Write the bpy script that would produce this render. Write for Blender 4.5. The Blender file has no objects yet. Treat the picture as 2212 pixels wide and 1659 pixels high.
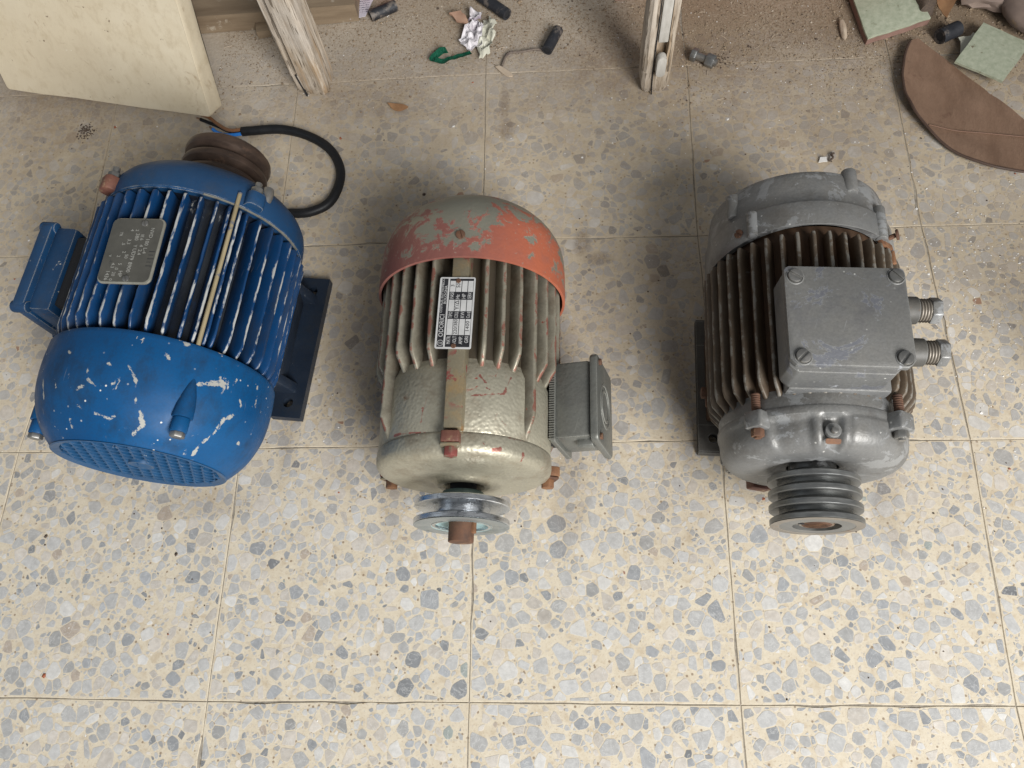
import bpy, bmesh, math, random
from math import sin, cos, pi, radians as R, sqrt, atan2
from mathutils import Vector, Matrix, noise as mnoise
random.seed(7)
scene = bpy.context.scene
COL = scene.collection

# ------------------------------------------------------------------ camera, light, exposure
cam_d = bpy.data.cameras.new('camera'); cam = bpy.data.objects.new('camera', cam_d); COL.objects.link(cam)
cam.location = (0.0956985706, 0.0148190152, 0.775864790)
cam.rotation_euler = (0.373695465, 0.0708426350, 0.00945065100)
cam_d.sensor_width = 36; cam_d.lens = 1660 / 2212 * 36; cam_d.clip_start = .02; cam_d.clip_end = 50
scene.camera = cam

def area_light(name, loc, target, sx, sy, power, col):
    d = bpy.data.lights.new(name, 'AREA'); d.shape = 'RECTANGLE'; d.size = sx; d.size_y = sy; d.energy = power; d.color = col
    o = bpy.data.objects.new(name, d); COL.objects.link(o); o.location = loc
    o.rotation_euler = (Vector(target) - Vector(loc)).to_track_quat('-Z', 'Y').to_euler()
    return o
area_light('doorway_light', (1.45, -1.9, 1.9), (0.0, .35, 0), 1.3, 1.7, 176, (1, .985, .965))
area_light('window_light', (-1.9, .1, 1.5), (0, .4, 0), 1.0, 1.0, 2.5, (.78, .89, 1.0))
w = bpy.data.worlds.new('World'); scene.world = w; w.use_nodes = True
w.node_tree.nodes['Background'].inputs[0].default_value = (.93, .96, 1.0, 1)
w.node_tree.nodes['Background'].inputs[1].default_value = .205
scene.view_settings.view_transform = 'Standard'; scene.view_settings.look = 'None'
scene.view_settings.exposure = 0; scene.view_settings.gamma = 1

# ------------------------------------------------------------------ node helpers
class NT:
    def __init__(s, name):
        s.m = bpy.data.materials.new(name); s.m.use_nodes = True; s.t = s.m.node_tree
        s.b = s.t.nodes['Principled BSDF']; s.co = None
    def n(s, t, ins=None, **props):
        k = s.t.nodes.new(t)
        for a, v in props.items(): setattr(k, a, v)
        for a, v in (ins or {}).items(): s.put(k.inputs[a], v)
        return k
    def put(s, sock, v):
        if isinstance(v, bpy.types.NodeSocket): s.t.links.new(v, sock)
        else:
            if isinstance(v, tuple) and len(v) == 3 and sock.type == 'RGBA': v = (*v, 1)
            sock.default_value = v
    def obj(s, rnd=True):                      # object coordinates, shifted per object so that copies differ
        if s.co is None:
            c = s.n('ShaderNodeTexCoord').outputs['Object']
            if rnd:
                r = s.n('ShaderNodeObjectInfo').outputs['Random']
                mu = s.math('MULTIPLY', r, 37.0)
                c = s.n('ShaderNodeVectorMath', {0: c, 1: s.n('ShaderNodeCombineXYZ', {0: mu, 1: mu, 2: mu}).outputs[0]}, operation='ADD').outputs[0]
            s.co = c
        return s.co
    def world(s):
        s.co = s.n('ShaderNodeNewGeometry').outputs['Position']; return s.co
    def sc(s, v): return s.n('ShaderNodeVectorMath', {0: s.obj(), 1: v}, operation='MULTIPLY').outputs[0]
    def noise(s, scale, det=4, rough=.55, vec=None, dist=0):
        return s.n('ShaderNodeTexNoise', {'Vector': vec or s.obj(), 'Scale': scale, 'Detail': det, 'Roughness': rough, 'Distortion': dist}).outputs['Fac']
    def vor(s, scale, feat='F1', out='Distance', vec=None):
        return s.n('ShaderNodeTexVoronoi', {'Vector': vec or s.obj(), 'Scale': scale}, feature=feat).outputs[out]
    def rng(s, f, a, b, c=0.0, d=1.0): return s.n('ShaderNodeMapRange', {0: f, 1: a, 2: b, 3: c, 4: d}).outputs[0]
    def math(s, op, a, b=0.0): 
        k = s.n('ShaderNodeMath', {0: a, 1: b}, operation=op); return k.outputs[0]
    def mul(s, a, b): return s.math('MULTIPLY', a, b)
    def mx(s, f, a, b, blend='MIX'):
        k = s.n('ShaderNodeMix', data_type='RGBA', blend_type=blend)
        s.put(k.inputs[0], f); s.put(k.inputs[6], a); s.put(k.inputs[7], b); return k.outputs[2]
    def attr(s, name, out='Fac'): return s.n('ShaderNodeAttribute', attribute_name=name).outputs[out]
    def bump(s, h, strength=.3, dist=.001, prev=None):
        k = s.n('ShaderNodeBump', {'Height': h, 'Strength': strength, 'Distance': dist})
        if prev: s.put(k.inputs['Normal'], prev)
        return k.outputs[0]
    def out(s, col, rough=.5, metal=0.0, nrm=None, spec=.5):
        s.put(s.b.inputs['Base Color'], col); s.put(s.b.inputs['Roughness'], rough); s.put(s.b.inputs['Metallic'], metal)
        s.put(s.b.inputs['Specular IOR Level'], spec)
        if nrm: s.put(s.b.inputs['Normal'], nrm)
        return s.m

def floor_dirt_shade(k):
    """grime film, settled dust, stains and painted contact shade on the floor, laid out in world metres: (film, soil) factors"""
    sep = k.n('ShaderNodeSeparateXYZ', {0: k.co}); x, y = sep.outputs[0], sep.outputs[1]
    nl = k.noise(7, 5, .6); nm = k.noise(38, 4, .6); nf = k.noise(420, 3, .7)
    yy = k.math('ADD', y, k.mul(k.math('SUBTRACT', nl, .5), .16))
    film = k.mul(k.rng(yy, .12, .50), k.rng(nm, .25, .7, .45, 1))
    yb = k.math('ADD', yy, k.mul(k.math('SUBTRACT', nm, .5), .10))
    soil = k.mul(k.rng(yb, .60, .775), k.rng(nf, .25, .6, .72, 1))
    st = None  # dirt stains; the ellipses along the motor edges also paint in contact shadow
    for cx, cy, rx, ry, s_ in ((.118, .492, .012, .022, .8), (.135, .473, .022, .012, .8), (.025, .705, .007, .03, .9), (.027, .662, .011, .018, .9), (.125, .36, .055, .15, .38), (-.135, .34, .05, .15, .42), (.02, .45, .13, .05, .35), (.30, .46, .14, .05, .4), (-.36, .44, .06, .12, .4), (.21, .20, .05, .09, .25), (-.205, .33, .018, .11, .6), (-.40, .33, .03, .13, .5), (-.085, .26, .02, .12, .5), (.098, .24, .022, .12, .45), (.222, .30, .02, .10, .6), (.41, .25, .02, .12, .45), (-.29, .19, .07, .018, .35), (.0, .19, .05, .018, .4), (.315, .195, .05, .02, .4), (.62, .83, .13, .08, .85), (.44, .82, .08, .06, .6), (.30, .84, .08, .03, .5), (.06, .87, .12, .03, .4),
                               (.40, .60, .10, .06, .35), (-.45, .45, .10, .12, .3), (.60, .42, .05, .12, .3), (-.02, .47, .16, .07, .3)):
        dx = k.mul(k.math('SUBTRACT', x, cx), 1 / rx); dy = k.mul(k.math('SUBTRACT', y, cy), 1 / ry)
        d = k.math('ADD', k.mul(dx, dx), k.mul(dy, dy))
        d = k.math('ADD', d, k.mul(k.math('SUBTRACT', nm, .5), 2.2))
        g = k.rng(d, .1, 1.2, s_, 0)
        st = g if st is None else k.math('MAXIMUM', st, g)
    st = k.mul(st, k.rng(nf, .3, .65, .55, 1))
    return film, soil, st

def floor_finish(k, col, h):
    film, soil, st = floor_dirt_shade(k)
    nf = k.noise(260, 5, .7)
    col = k.mx(k.mul(film, .58), col, (.350, .262, .165))
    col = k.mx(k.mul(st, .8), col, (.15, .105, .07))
    dust = k.mx(k.rng(k.math('SUBTRACT', k.math('ADD', k.noise(3.2, 3), k.mul(k.math('SUBTRACT', nf, .5), .5)), k.rng(k.n('ShaderNodeSeparateXYZ', {0: k.co}).outputs[0], .08, .32, 0, .17)), .34, .62), (.215, .152, .098), (.44, .385, .32))
    col = k.mx(k.mul(soil, .84), col, dust)
    sp = k.rng(k.noise(520, 2, .5), .71, .74)
    col = k.mx(k.mul(sp, k.math('ADD', k.mul(soil, .6), .12)), col, (.05, .04, .03))
    ro = k.rng(k.noise(30, 4), .3, .7, .36, .56)
    ro = k.math('MAXIMUM', ro, k.mul(k.math('MAXIMUM', soil, k.mul(film, .75)), .85))
    b = k.bump(h, .25, .0004); b = k.bump(k.mul(nf, soil), .55, .0012, b)
    return k.out(col, ro, 0, b, .42)

def m_tile():
    k = NT('terrazzo_cement'); k.world()
    n1 = k.noise(22, 5, .6); n2 = k.noise(190, 4, .65); n3 = k.noise(95, 3, .6)
    col = k.mx(k.rng(n1, .3, .7), (.595, .53, .415), (.54, .465, .345))
    col = k.mx(k.rng(n2, .35, .7, 0, .65), col, (.69, .63, .51))
    col = k.mx(k.rng(n3, .54, .66, 0, .7), col, (.47, .385, .27)); col = k.mx(k.rng(k.noise(420, 3, .7), .57, .66, 0, .6), col, (.42, .33, .23))
    v = k.n('ShaderNodeTexVoronoi', {'Vector': k.co, 'Scale': 210.0}); g = k.n('ShaderNodeSeparateColor', {0: v.outputs['Color']}).outputs[0]
    sp = k.mul(k.rng(v.outputs['Distance'], .20, .30, 1, 0), k.math('GREATER_THAN', g, .80))
    col = k.mx(k.mul(sp, .8), col, (.22, .155, .10))
    v2 = k.n('ShaderNodeTexVoronoi', {'Vector': k.co, 'Scale': 330.0}); g2 = k.n('ShaderNodeSeparateColor', {0: v2.outputs['Color']}).outputs[1]
    sp2 = k.mul(k.rng(v2.outputs['Distance'], .28, .36, 1, 0), k.math('GREATER_THAN', g2, .72))
    col = k.mx(k.mul(sp2, .5), col, (.46, .42, .37))
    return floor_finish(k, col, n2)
def m_chip():
    k = NT('terrazzo_stone'); k.world()
    c = k.attr('tint', 'Color'); n1 = k.noise(160, 6, .65); n2 = k.noise(60, 4, .6, dist=1.5)
    col = k.mx(1.0, c, k.mx(k.rng(n1, .25, .75), (.80, .80, .80), (1.18, 1.18, 1.18)), 'MULTIPLY')
    vein = k.rng(k.math('ABSOLUTE', k.math('SUBTRACT', n2, .5)), 0, .018, .5, 0)
    col = k.mx(vein, col, (.60, .60, .58))
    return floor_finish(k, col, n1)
def m_grout():
    k = NT('joint_grout'); k.world(); n = k.noise(120, 5, .7)
    col = k.mx(k.rng(n, .35, .65), (.20, .175, .14), (.37, .33, .27))
    return k.out(col, .9, 0, k.bump(n, .6, .001))

def worn_paint(name, base, base2, chip, thr=.64, chip_scale=70, gate=14, gate_thr=.45, edge=None, edge_amt=0.0, low=None, low_amt=1.0,
               rough=(.35, .55), metal=0.0, bump_s=260, bump_a=.18, grime=(.03, .028, .025), grime_amt=.35, streak=(1, 1, 1), chip2=None, thr2=.7, rust=None, rust_thr=.64, hammer=0.0, chip_metal=0.0, flecks=0.0, edge_thr=1.02, lines=0.0, blot=None, dust=.0, bev=None, bev_r=.0012, dark_low=False, spec=.5, marks=None, mark_h=0, mark_r=.1, mark_col=None):
    k = NT(name); v = k.sc(streak)
    n1 = k.noise(9, 4); n2 = k.noise(chip_scale, 8, .68, vec=v, dist=.4); ng = k.noise(gate, 4, .55); nf = k.noise(bump_s, 4, .6)
    col = k.mx(k.rng(n1, .3, .7), base, base2)
    w_ = k.attr('wear')
    if low:  # oil and rust at the fin roots, darkened further to paint in valley shade
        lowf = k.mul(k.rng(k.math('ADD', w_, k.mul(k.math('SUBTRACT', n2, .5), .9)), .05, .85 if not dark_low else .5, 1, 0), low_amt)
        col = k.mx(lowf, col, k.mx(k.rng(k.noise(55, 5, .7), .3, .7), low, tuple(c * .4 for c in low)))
    gr = k.rng(k.noise(26, 6, .7, vec=v), .50, .74, 0, grime_amt); col = k.mx(gr, col, grime)
    if dust:
        nz_ = k.n('ShaderNodeSeparateXYZ', {0: k.n('ShaderNodeNewGeometry').outputs['Normal']}).outputs[2]
        du = k.mul(k.rng(nz_, .15, .95), k.rng(k.noise(40, 6, .72), .34, .66, .25, 1)); col = k.mx(k.mul(du, dust), col, (.27, .245, .20))
    col = k.mx(k.rng(k.noise(500, 3, .6), .3, .7, 0, .35), col, k.mx(.5, col, (.02, .02, .02)))
    sv = k.noise(40, 2, .5, vec=k.n('ShaderNodeVectorMath', {0: k.n('ShaderNodeVectorRotate', {'Vector': k.obj(), 'Axis': (0, 1, .3), 'Angle': .9}).outputs[0], 1: (14, .35, 3)}, operation='MULTIPLY').outputs[0])
    col = k.mx(k.mul(k.rng(sv, .70, .73, 0, .30), k.rng(k.noise(18, 3), .5, .6)), col, chip)
    chipm = k.mul(k.rng(n2, thr, thr + .025), k.rng(ng, gate_thr, gate_thr + .06))
    if rust:
        nr = k.noise(34, 8, .72); rm = k.rng(nr, rust_thr, rust_thr + .09)
        col = k.mx(rm, col, k.mx(k.rng(nf, .3, .7), rust, tuple(c * .45 for c in rust)))
    if chip2:
        n4 = k.noise(chip_scale * .55, 7, .66, vec=v, dist=.6)
        m2 = k.mul(k.rng(n4, thr2, thr2 + .02), k.rng(k.noise(gate * .8, 3), .42, .5)); col = k.mx(m2, col, chip2)
    if lines:
        nl = k.noise(13, 5, .62, vec=v, dist=.9); ln_ = k.mul(k.rng(k.math('ABSOLUTE', k.math('SUBTRACT', nl, .5)), .004, .011, 1, 0), k.rng(k.noise(20, 3), .585, .61))
        ln_ = k.mul(ln_, k.rng(k.noise(150, 5, .7), .44, .48)); chipm = k.math('MAXIMUM', chipm, k.mul(ln_, lines))
    if blot:
        nb = k.noise(24, 7, .7, dist=.5); bb = k.rng(nb, .56, .575); col = k.mx(k.mul(bb, .7), col, blot)
        eb = k.mul(k.rng(k.math('ABSOLUTE', k.math('SUBTRACT', nb, .562)), .002, .010, 1, 0), .4); col = k.mx(eb, col, chip)
    col = k.mx(chipm, col, chip)
    if flecks:
        vv = k.n('ShaderNodeTexVoronoi', {'Vector': k.co, 'Scale': 240.0}); g = k.n('ShaderNodeSeparateColor', {0: vv.outputs['Color']}).outputs[0]
        fl = k.mul(k.rng(vv.outputs['Distance'], .16, .24, 1, 0), k.math('GREATER_THAN', g, 1 - flecks)); fl = k.mul(fl, k.rng(ng, .4, .6))
        col = k.mx(fl, col, (.62, .62, .58))
    if marks:
        oc = k.n('ShaderNodeTexCoord').outputs['Object']; sp_ = k.n('ShaderNodeSeparateXYZ', {0: oc})
        th = k.math('ARCTAN2', sp_.outputs[0], k.math('SUBTRACT', sp_.outputs[2], mark_h)); P_ = k.n('ShaderNodeCombineXYZ', {0: k.mul(th, mark_r), 1: sp_.outputs[1]}).outputs[0]
        wob = k.mul(k.math('SUBTRACT', k.noise(85, 5, .7), .5), .0085); best = None
        if marks is BLUE_MARKS: best = k.mul(k.math('SUBTRACT', 1.0, k.attr('mark')), .012); marks = ()
        for wd, pts in marks:
            for (a0, b0), (a1, b1) in zip(pts, pts[1:]):
                A_ = Vector((a0 * mark_r, b0, 0)); d_ = Vector((a1 * mark_r, b1, 0)) - A_; L2 = max(d_.length_squared, 1e-8)
                q_ = k.n('ShaderNodeVectorMath', {0: P_, 1: tuple(A_)}, operation='SUBTRACT').outputs[0]
                tt = k.n('ShaderNodeMath', {0: k.n('ShaderNodeVectorMath', {0: q_, 1: tuple(d_ / L2)}, operation='DOT_PRODUCT').outputs['Value'], 1: 0.0}, operation='ADD', use_clamp=True).outputs[0]
                pr_ = k.n('ShaderNodeVectorMath', {0: tuple(d_), 3: tt}, operation='SCALE').outputs[0]
                ds = k.math('SUBTRACT', k.n('ShaderNodeVectorMath', {0: q_, 1: pr_}, operation='DISTANCE').outputs['Value'], wd)
                best = ds if best is None else k.math('MINIMUM', best, ds)
        mk = k.mul(k.rng(k.math('ADD', best, wob), .0, .0005, 1, 0), k.rng(k.noise(210, 5, .75), .36, .44))
        if mark_col: col = k.mx(k.mul(mk, .85), col, mark_col)
        else: col = k.mx(mk, col, k.mx(k.noise(120, 5, .7), chip, (.27, .27, .25))); chipm = k.math('MAXIMUM', chipm, mk)
    mm = chipm
    if bev:
        bn = k.n('ShaderNodeBevel', {'Radius': bev_r}, samples=4).outputs[0]; gn = k.n('ShaderNodeNewGeometry').outputs['Normal']
        dt = k.n('ShaderNodeVectorMath', {0: bn, 1: gn}, operation='DOT_PRODUCT').outputs['Value']
        be = k.math('ADD', k.rng(dt, .995, .90), k.mul(k.math('SUBTRACT', n2, .5), 2.2)); be = k.rng(be, .62, .80)
        col = k.mx(k.mul(be, .8), col, bev); mm = k.math('MAXIMUM', mm, k.mul(be, .6))
    if edge:
        e = k.math('ADD', w_, k.mul(k.math('SUBTRACT', n2, .5), 1.5)); em = k.mul(k.rng(e, edge_thr, edge_thr + .10), edge_amt)
        col = k.mx(em, col, edge); mm = k.math('MAXIMUM', chipm, em)
    ro = k.rng(k.noise(45, 4), .3, .7, rough[0], rough[1]); ro = k.mx(mm, ro, (.6, .6, .6))
    me = k.math('MAXIMUM', metal, k.mul(chipm, chip_metal)) if chip_metal else metal
    h = nf
    b = k.bump(h, bump_a, .0006); b = k.bump(mm, .35, -.0003, b)
    if hammer: b = k.bump(k.vor(330, 'SMOOTH_F1'), hammer, .0009, b)
    return k.out(col, ro, me, b, spec)

def simple(name, c1, c2, scale=60, rough=.6, metal=0.0, bump=.3, det=6, stretch=(1, 1, 1), c3=None, thr=.62, dist=.0006, spec=.5):
    k = NT(name); n = k.noise(scale, det, .65, vec=k.sc(stretch))
    col = k.mx(k.rng(n, .3, .7), c1, c2)
    if c3: col = k.mx(k.rng(k.noise(scale * .6, 6, .7), thr, thr + .08), col, c3)
    return k.out(col, k.rng(n, .3, .7, max(rough - .1, .05), min(rough + .1, 1)), metal, k.bump(n, bump, dist), spec)

M = {}
M['tile'] = m_tile(); M['chip'] = m_chip(); M['grout'] = m_grout()
BLUE_MARKS = [(.0004, [(.25, .0605), (.337, .0475), (.374, .031)]), (.0012, [(.419, .0255), (.471, .0153), (.401, .0083)]), (.0004, [(-.079, .0547), (-.056, .0452), (.049, .0381)]), (.0001, [(-.445, .0545), (-.384, .0376)]),
    (.0, [(.021, .0193), (.171, .016), (.227, .0189)]), (.0016, [(.806, .0582), (1.011, .0671)]), (.0002, [(.958, .072), (1.025, .0623)]), (.0004, [(1.108, .0625), (1.131, .0758)]), (.0012, [(1.208, .0433), (1.126, .0376), (1.105, .0237), (1.035, .012), (1.04, .0039)]),
    (.0011, [(.501, .0767), (.529, .073)]), (.0011, [(.084, .0602), (.108, .0583)]), (.0005, [(-.318, .0694), (-.286, .0663)]), (.0009, [(.614, .0903), (.668, .0898)]), (.0007, [(1.215, .0589), (1.255, .0542)]), (.0003, [(-.234, .0139), (-.237, .0072)]),
    (.0006, [(1.436, .0247), (1.489, .0231)]), (.0, [(-.115, .0903), (-.049, .089)]), (.0006, [(1.395, .0786), (1.456, .0538)]), (.0002, [(-.159, .0357), (-.084, .0392)]), (.0004, [(-.62, .05), (-.58, .03)]), (-.0008, [(-.03, .047), (.42, .020)]), (-.0004, [(.30, .0915), (.95, .0925)])]
OLIVE_MARKS = [(.0003, [(.182, .110), (.531, .1153), (.62, .132)]), (.0004, [(.26, .129), (.332, .1226)]), (.0004, [(.342, .1181), (.37, .1172)]), (-.0004, [(.525, .0906), (.613, .0844)]), (.0012, [(.436, .0645), (.506, .0653)]), (.0004, [(.323, .0689), (.337, .068)]), (.0002, [(.796, .0661), (.817, .0608)]), (-.0004, [(.592, .0769), (.812, .077)]), (.0004, [(-.35, .10), (-.36, .088)]), (.0003, [(-.75, .081), (-.3, .0785)])]
BLUE, BLUE2 = (.0045, .080, .220), (.0035, .055, .165)
GREYW = (.42, .415, .375)
M['blue_cover'] = worn_paint('blue_cover_paint', BLUE, BLUE2, GREYW, thr=.655, chip_scale=80, gate=13, gate_thr=.42, rough=(.34, .60), bump_a=.16, grime=(.012, .028, .055), grime_amt=.8, streak=(1.3, .75, 1.3), flecks=.06, rust=(.22, .09, .045), rust_thr=.725, dust=.0, spec=.2, marks=BLUE_MARKS, mark_h=.108)
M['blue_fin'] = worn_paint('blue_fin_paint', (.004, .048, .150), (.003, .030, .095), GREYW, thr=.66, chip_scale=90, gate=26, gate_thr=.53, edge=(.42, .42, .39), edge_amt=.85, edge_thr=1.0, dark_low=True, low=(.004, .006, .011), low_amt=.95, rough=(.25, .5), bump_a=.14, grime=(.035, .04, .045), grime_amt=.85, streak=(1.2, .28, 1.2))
M['blue_cast'] = worn_paint('blue_cast_paint', (.008, .058, .150), (.007, .038, .100), (.40, .40, .37), thr=.655, chip_scale=85, gate=20, gate_thr=.50, rough=(.42, .6), spec=.22, bump_a=.3, grime=(.03, .04, .05), grime_amt=.6, rust=(.20, .085, .05), rust_thr=.66, dust=.05, bev=(.36, .36, .33))
M['blue_foot'] = worn_paint('blue_foot_paint', (.009, .020, .040), (.010, .016, .028), (.33, .35, .36), thr=.66, chip_scale=95, gate=30, gate_thr=.5, rough=(.35, .55), bump_a=.2, grime=(.02, .022, .025), grime_amt=.8)
M['blue_grille'] = worn_paint('blue_grille_paint', (.014, .080, .19), (.010, .06, .15), (.42, .45, .46), thr=.67, chip_scale=150, gate=30, gate_thr=.52, rough=(.3, .5), bump_a=.1)
OLIVE, OLIVE2 = (.46, .435, .34), (.36, .335, .26)
RED, ORG = (.29, .072, .048), (.50, .105, .035)
M['olive'] = worn_paint('hammered_olive_paint', OLIVE, OLIVE2, RED, thr=.655, chip_scale=42, gate=11, gate_thr=.52, rough=(.36, .50), metal=.5, bump_a=.12, grime=(.16, .105, .06), grime_amt=.7, rust=(.27, .14, .07), rust_thr=.635, hammer=.42, dust=.08, flecks=.03, marks=OLIVE_MARKS, mark_h=.0925, mark_r=.08, mark_col=(.26, .07, .055))
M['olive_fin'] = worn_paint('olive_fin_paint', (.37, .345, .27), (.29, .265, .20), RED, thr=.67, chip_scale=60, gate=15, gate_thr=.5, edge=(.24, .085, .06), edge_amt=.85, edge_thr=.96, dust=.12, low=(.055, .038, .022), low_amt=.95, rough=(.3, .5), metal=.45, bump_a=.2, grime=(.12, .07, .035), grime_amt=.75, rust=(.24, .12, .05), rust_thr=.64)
M['olive_low'] = worn_paint('olive_core_paint', (.06, .046, .028), (.042, .034, .022), (.10, .05, .03), thr=.66, rough=(.45, .65), metal=.1, bump_a=.25, grime=(.06, .035, .02), grime_amt=.7)
M['olive_rib'] = worn_paint('olive_rib_paint', (.215, .195, .14), (.20, .17, .11), (.20, .055, .045), thr=.54, chip_scale=45, gate=16, gate_thr=.44, rough=(.3, .5), metal=.25, bump_a=.2, grime=(.33, .20, .07), grime_amt=.75, rust=(.34, .17, .05), rust_thr=.62)
M['box_grey'] = worn_paint('hammered_grey_paint', (.20, .207, .19), (.15, .155, .142), (.30, .30, .27), thr=.70, chip_scale=80, rough=(.30, .45), metal=.45, bump_a=.15, grime=(.08, .085, .09), grime_amt=.5, hammer=.25, dust=.2, bev=(.34, .34, .31))
def m_dome():
    k = NT('dome_paint_red_flaking'); c = k.obj(False); sep = k.n('ShaderNodeSeparateXYZ', {0: c}); x, y = sep.outputs[0], sep.outputs[1]
    n1 = k.math('ADD', k.mul(k.noise(28, 8, .70, dist=.8), .60), k.mul(k.noise(80, 7, .72, dist=.6), .40)); n2 = k.noise(9, 4); nf = k.noise(240, 4, .6)
    base = k.mx(k.rng(n2, .3, .7), (.33, .325, .26), (.25, .242, .195))
    # the red undercoat survives as a band above the rim, broken up, more on both flanks than under the screw
    f = k.rng(y, .258, .362, 1.0, .0); side = k.rng(k.math('ABSOLUTE', k.math('ADD', x, .012)), .006, .05, -.10, .05)
    edge = k.rng(y, .2375, .247, .22, 0)
    s_ = k.math('ADD', k.math('ADD', k.mul(f, .42), side), k.math('ADD', edge, k.mul(k.math('SUBTRACT', n1, .5), 2.9)))
    m = k.rng(s_, .30, .315)
    red = k.mx(k.rng(k.math('ADD', x, k.mul(k.math('SUBTRACT', n1, .5), .08)), .0, .07), (.205, .078, .064), (.37, .105, .055))
    red = k.mx(k.rng(k.noise(70, 5, .7), .5, .75, 0, .6), red, (.24, .10, .08))
    rim = k.mul(k.rng(s_, .30, .375, 1, 0), m); col = k.mx(m, base, red); col = k.mx(k.mul(rim, .35), col, (.45, .30, .24))
    sc_ = k.rng(k.noise(130, 6, .75), .635, .65, 0, .6); col = k.mx(sc_, col, (.36, .33, .27))
    b = k.bump(nf, .12, .0006); b = k.bump(k.vor(330, 'SMOOTH_F1'), .22, .0009, b); b = k.bump(m, .5, .0004, b)
    return k.out(col, k.rng(k.noise(45, 4), .3, .7, .34, .5), k.rng(m, 0, 1, .5, 0), b)
M['dome'] = m_dome()
M['iron'] = worn_paint('grey_iron_paint', (.235, .240, .240), (.165, .167, .165), (.36, .37, .38), thr=.635, chip_scale=60, gate=14, gate_thr=.5, rough=(.34, .5), metal=.25, bump_a=.65, bump_s=260, grime=(.060, .050, .040), grime_amt=.65, rust=(.20, .09, .04), rust_thr=.69, flecks=.04, blot=(.31, .318, .32), dust=.30, bev=(.30, .30, .285))
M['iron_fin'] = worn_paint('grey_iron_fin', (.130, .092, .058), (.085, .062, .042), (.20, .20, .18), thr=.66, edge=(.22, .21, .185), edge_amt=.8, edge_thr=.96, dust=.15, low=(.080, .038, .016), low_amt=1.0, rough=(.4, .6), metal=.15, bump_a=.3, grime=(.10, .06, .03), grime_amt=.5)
M['soil_dummy'] = None; del M['soil_dummy']
M['iron_dull'] = worn_paint('dull_iron', (.085, .083, .077), (.06, .058, .052), (.22, .22, .21), thr=.63, chip_scale=90, gate=25, gate_thr=.48, rough=(.5, .65), bump_a=.3, grime=(.06, .045, .03), grime_amt=.7, rust=(.14, .075, .04), rust_thr=.62, dust=.2, bev=(.27, .27, .255))
M['iron_core'] = simple('rusty_iron_core', (.045, .024, .012), (.085, .044, .02), 50, .8, .1, .5)
M['iron_box'] = worn_paint('grey_lid_paint', (.205, .207, .202), (.150, .153, .152), (.36, .37, .39), thr=.63, chip_scale=30, gate=16, gate_thr=.46, rough=(.38, .52), metal=.3, bump_a=.45, grime=(.10, .105, .125), grime_amt=.75, flecks=.11, blot=(.15, .158, .185), dust=.25, bev=(.31, .31, .295))
M['rust'] = simple('brown_rust', (.060, .032, .022), (.165, .080, .045), 90, .8, .15, .5, c3=(.26, .15, .08), thr=.58)
M['rust_orange'] = simple('orange_rust', (.11, .048, .024), (.27, .135, .065), 80, .75, .1, .5, c3=(.06, .035, .025), thr=.55)
M['rust_red'] = simple('red_lead_lug', (.105, .038, .030), (.19, .085, .055), 80, .6, .05, .4, c3=(.27, .19, .11), thr=.56)
M['zinc'] = simple('brushed_zinc', (.48, .50, .52), (.80, .82, .84), 70, .30, 1.0, .3, stretch=(1, 5, 1), c3=(.20, .22, .24), thr=.57)
M['zinc_dull'] = simple('dull_zinc_face', (.40, .43, .43), (.29, .32, .325), 55, .42, .75, .3, c3=(.19, .21, .20), thr=.58)
M['teal'] = simple('teal_hub_paint', (.055, .095, .10), (.09, .14, .14), 70, .45, .2, .2)
M['teal_pale'] = simple('pale_teal_recess', (.26, .42, .44), (.40, .52, .52), 60, .45, .3, .2)
M['pulley_dark'] = simple('worn_dark_iron', (.15, .155, .155), (.27, .272, .262), 60, .38, .7, .25, stretch=(1, 4, 1), c3=(.11, .075, .05), thr=.66)
M['pulley_face'] = simple('rusty_pulley_face', (.19, .17, .145), (.27, .24, .20), 60, .5, .4, .25, c3=(.22, .13, .07), thr=.58)
M['pulley_brown'] = simple('oily_brown_iron', (.045, .032, .026), (.095, .062, .045), 45, .38, .45, .3, stretch=(1, 3, 1), c3=(.15, .09, .06), thr=.63)
M['steel'] = simple('dull_steel', (.22, .22, .21), (.34, .33, .31), 90, .4, .8, .2, c3=(.18, .12, .07), thr=.66)
M['brass'] = simple('yellowed_rod', (.27, .22, .125), (.40, .33, .20), 60, .5, .2, .2, stretch=(1, .3, 1), c3=(.01, .06, .18), thr=.58)
M['plate_dark'] = simple('tarnished_plate', (.085, .083, .072), (.125, .121, .104), 40, .42, .3, .1, c3=(.045, .046, .046), thr=.6)
M['plate_rim'] = simple('plate_bare_edge', (.34, .33, .27), (.42, .41, .35), 60, .4, .6, .1)
M['stamp'] = simple('stamped_mark', (.44, .44, .40), (.55, .54, .50), 60, .4, .5, .05)
M['stamp_dark'] = simple('faded_mark', (.026, .027, .03), (.038, .038, .042), 60, .5, .3, .05)
M['plate_white'] = simple('plate_white', (.46, .46, .455), (.56, .56, .55), 90, .42, .1, .08, c3=(.28, .265, .24), thr=.62)
M['plate_black'] = simple('plate_black', (.014, .014, .017), (.022, .022, .026), 60, .45, 0, .1, c3=(.10, .10, .10), thr=.72)
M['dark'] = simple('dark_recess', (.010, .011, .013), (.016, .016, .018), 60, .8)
M['rubber'] = simple('black_rubber', (.006, .0065, .008), (.010, .0105, .012), 90, .5, 0, .12, c3=(.035, .032, .03), thr=.66, spec=.3)
M['hose'] = simple('dusty_black_hose', (.012, .013, .017), (.022, .024, .03), 90, .6, 0, .5, c3=(.13, .11, .095), thr=.53)
M['wire_brown'] = simple('brown_insulation', (.19, .085, .035), (.24, .11, .05), 60, .4)
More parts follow.
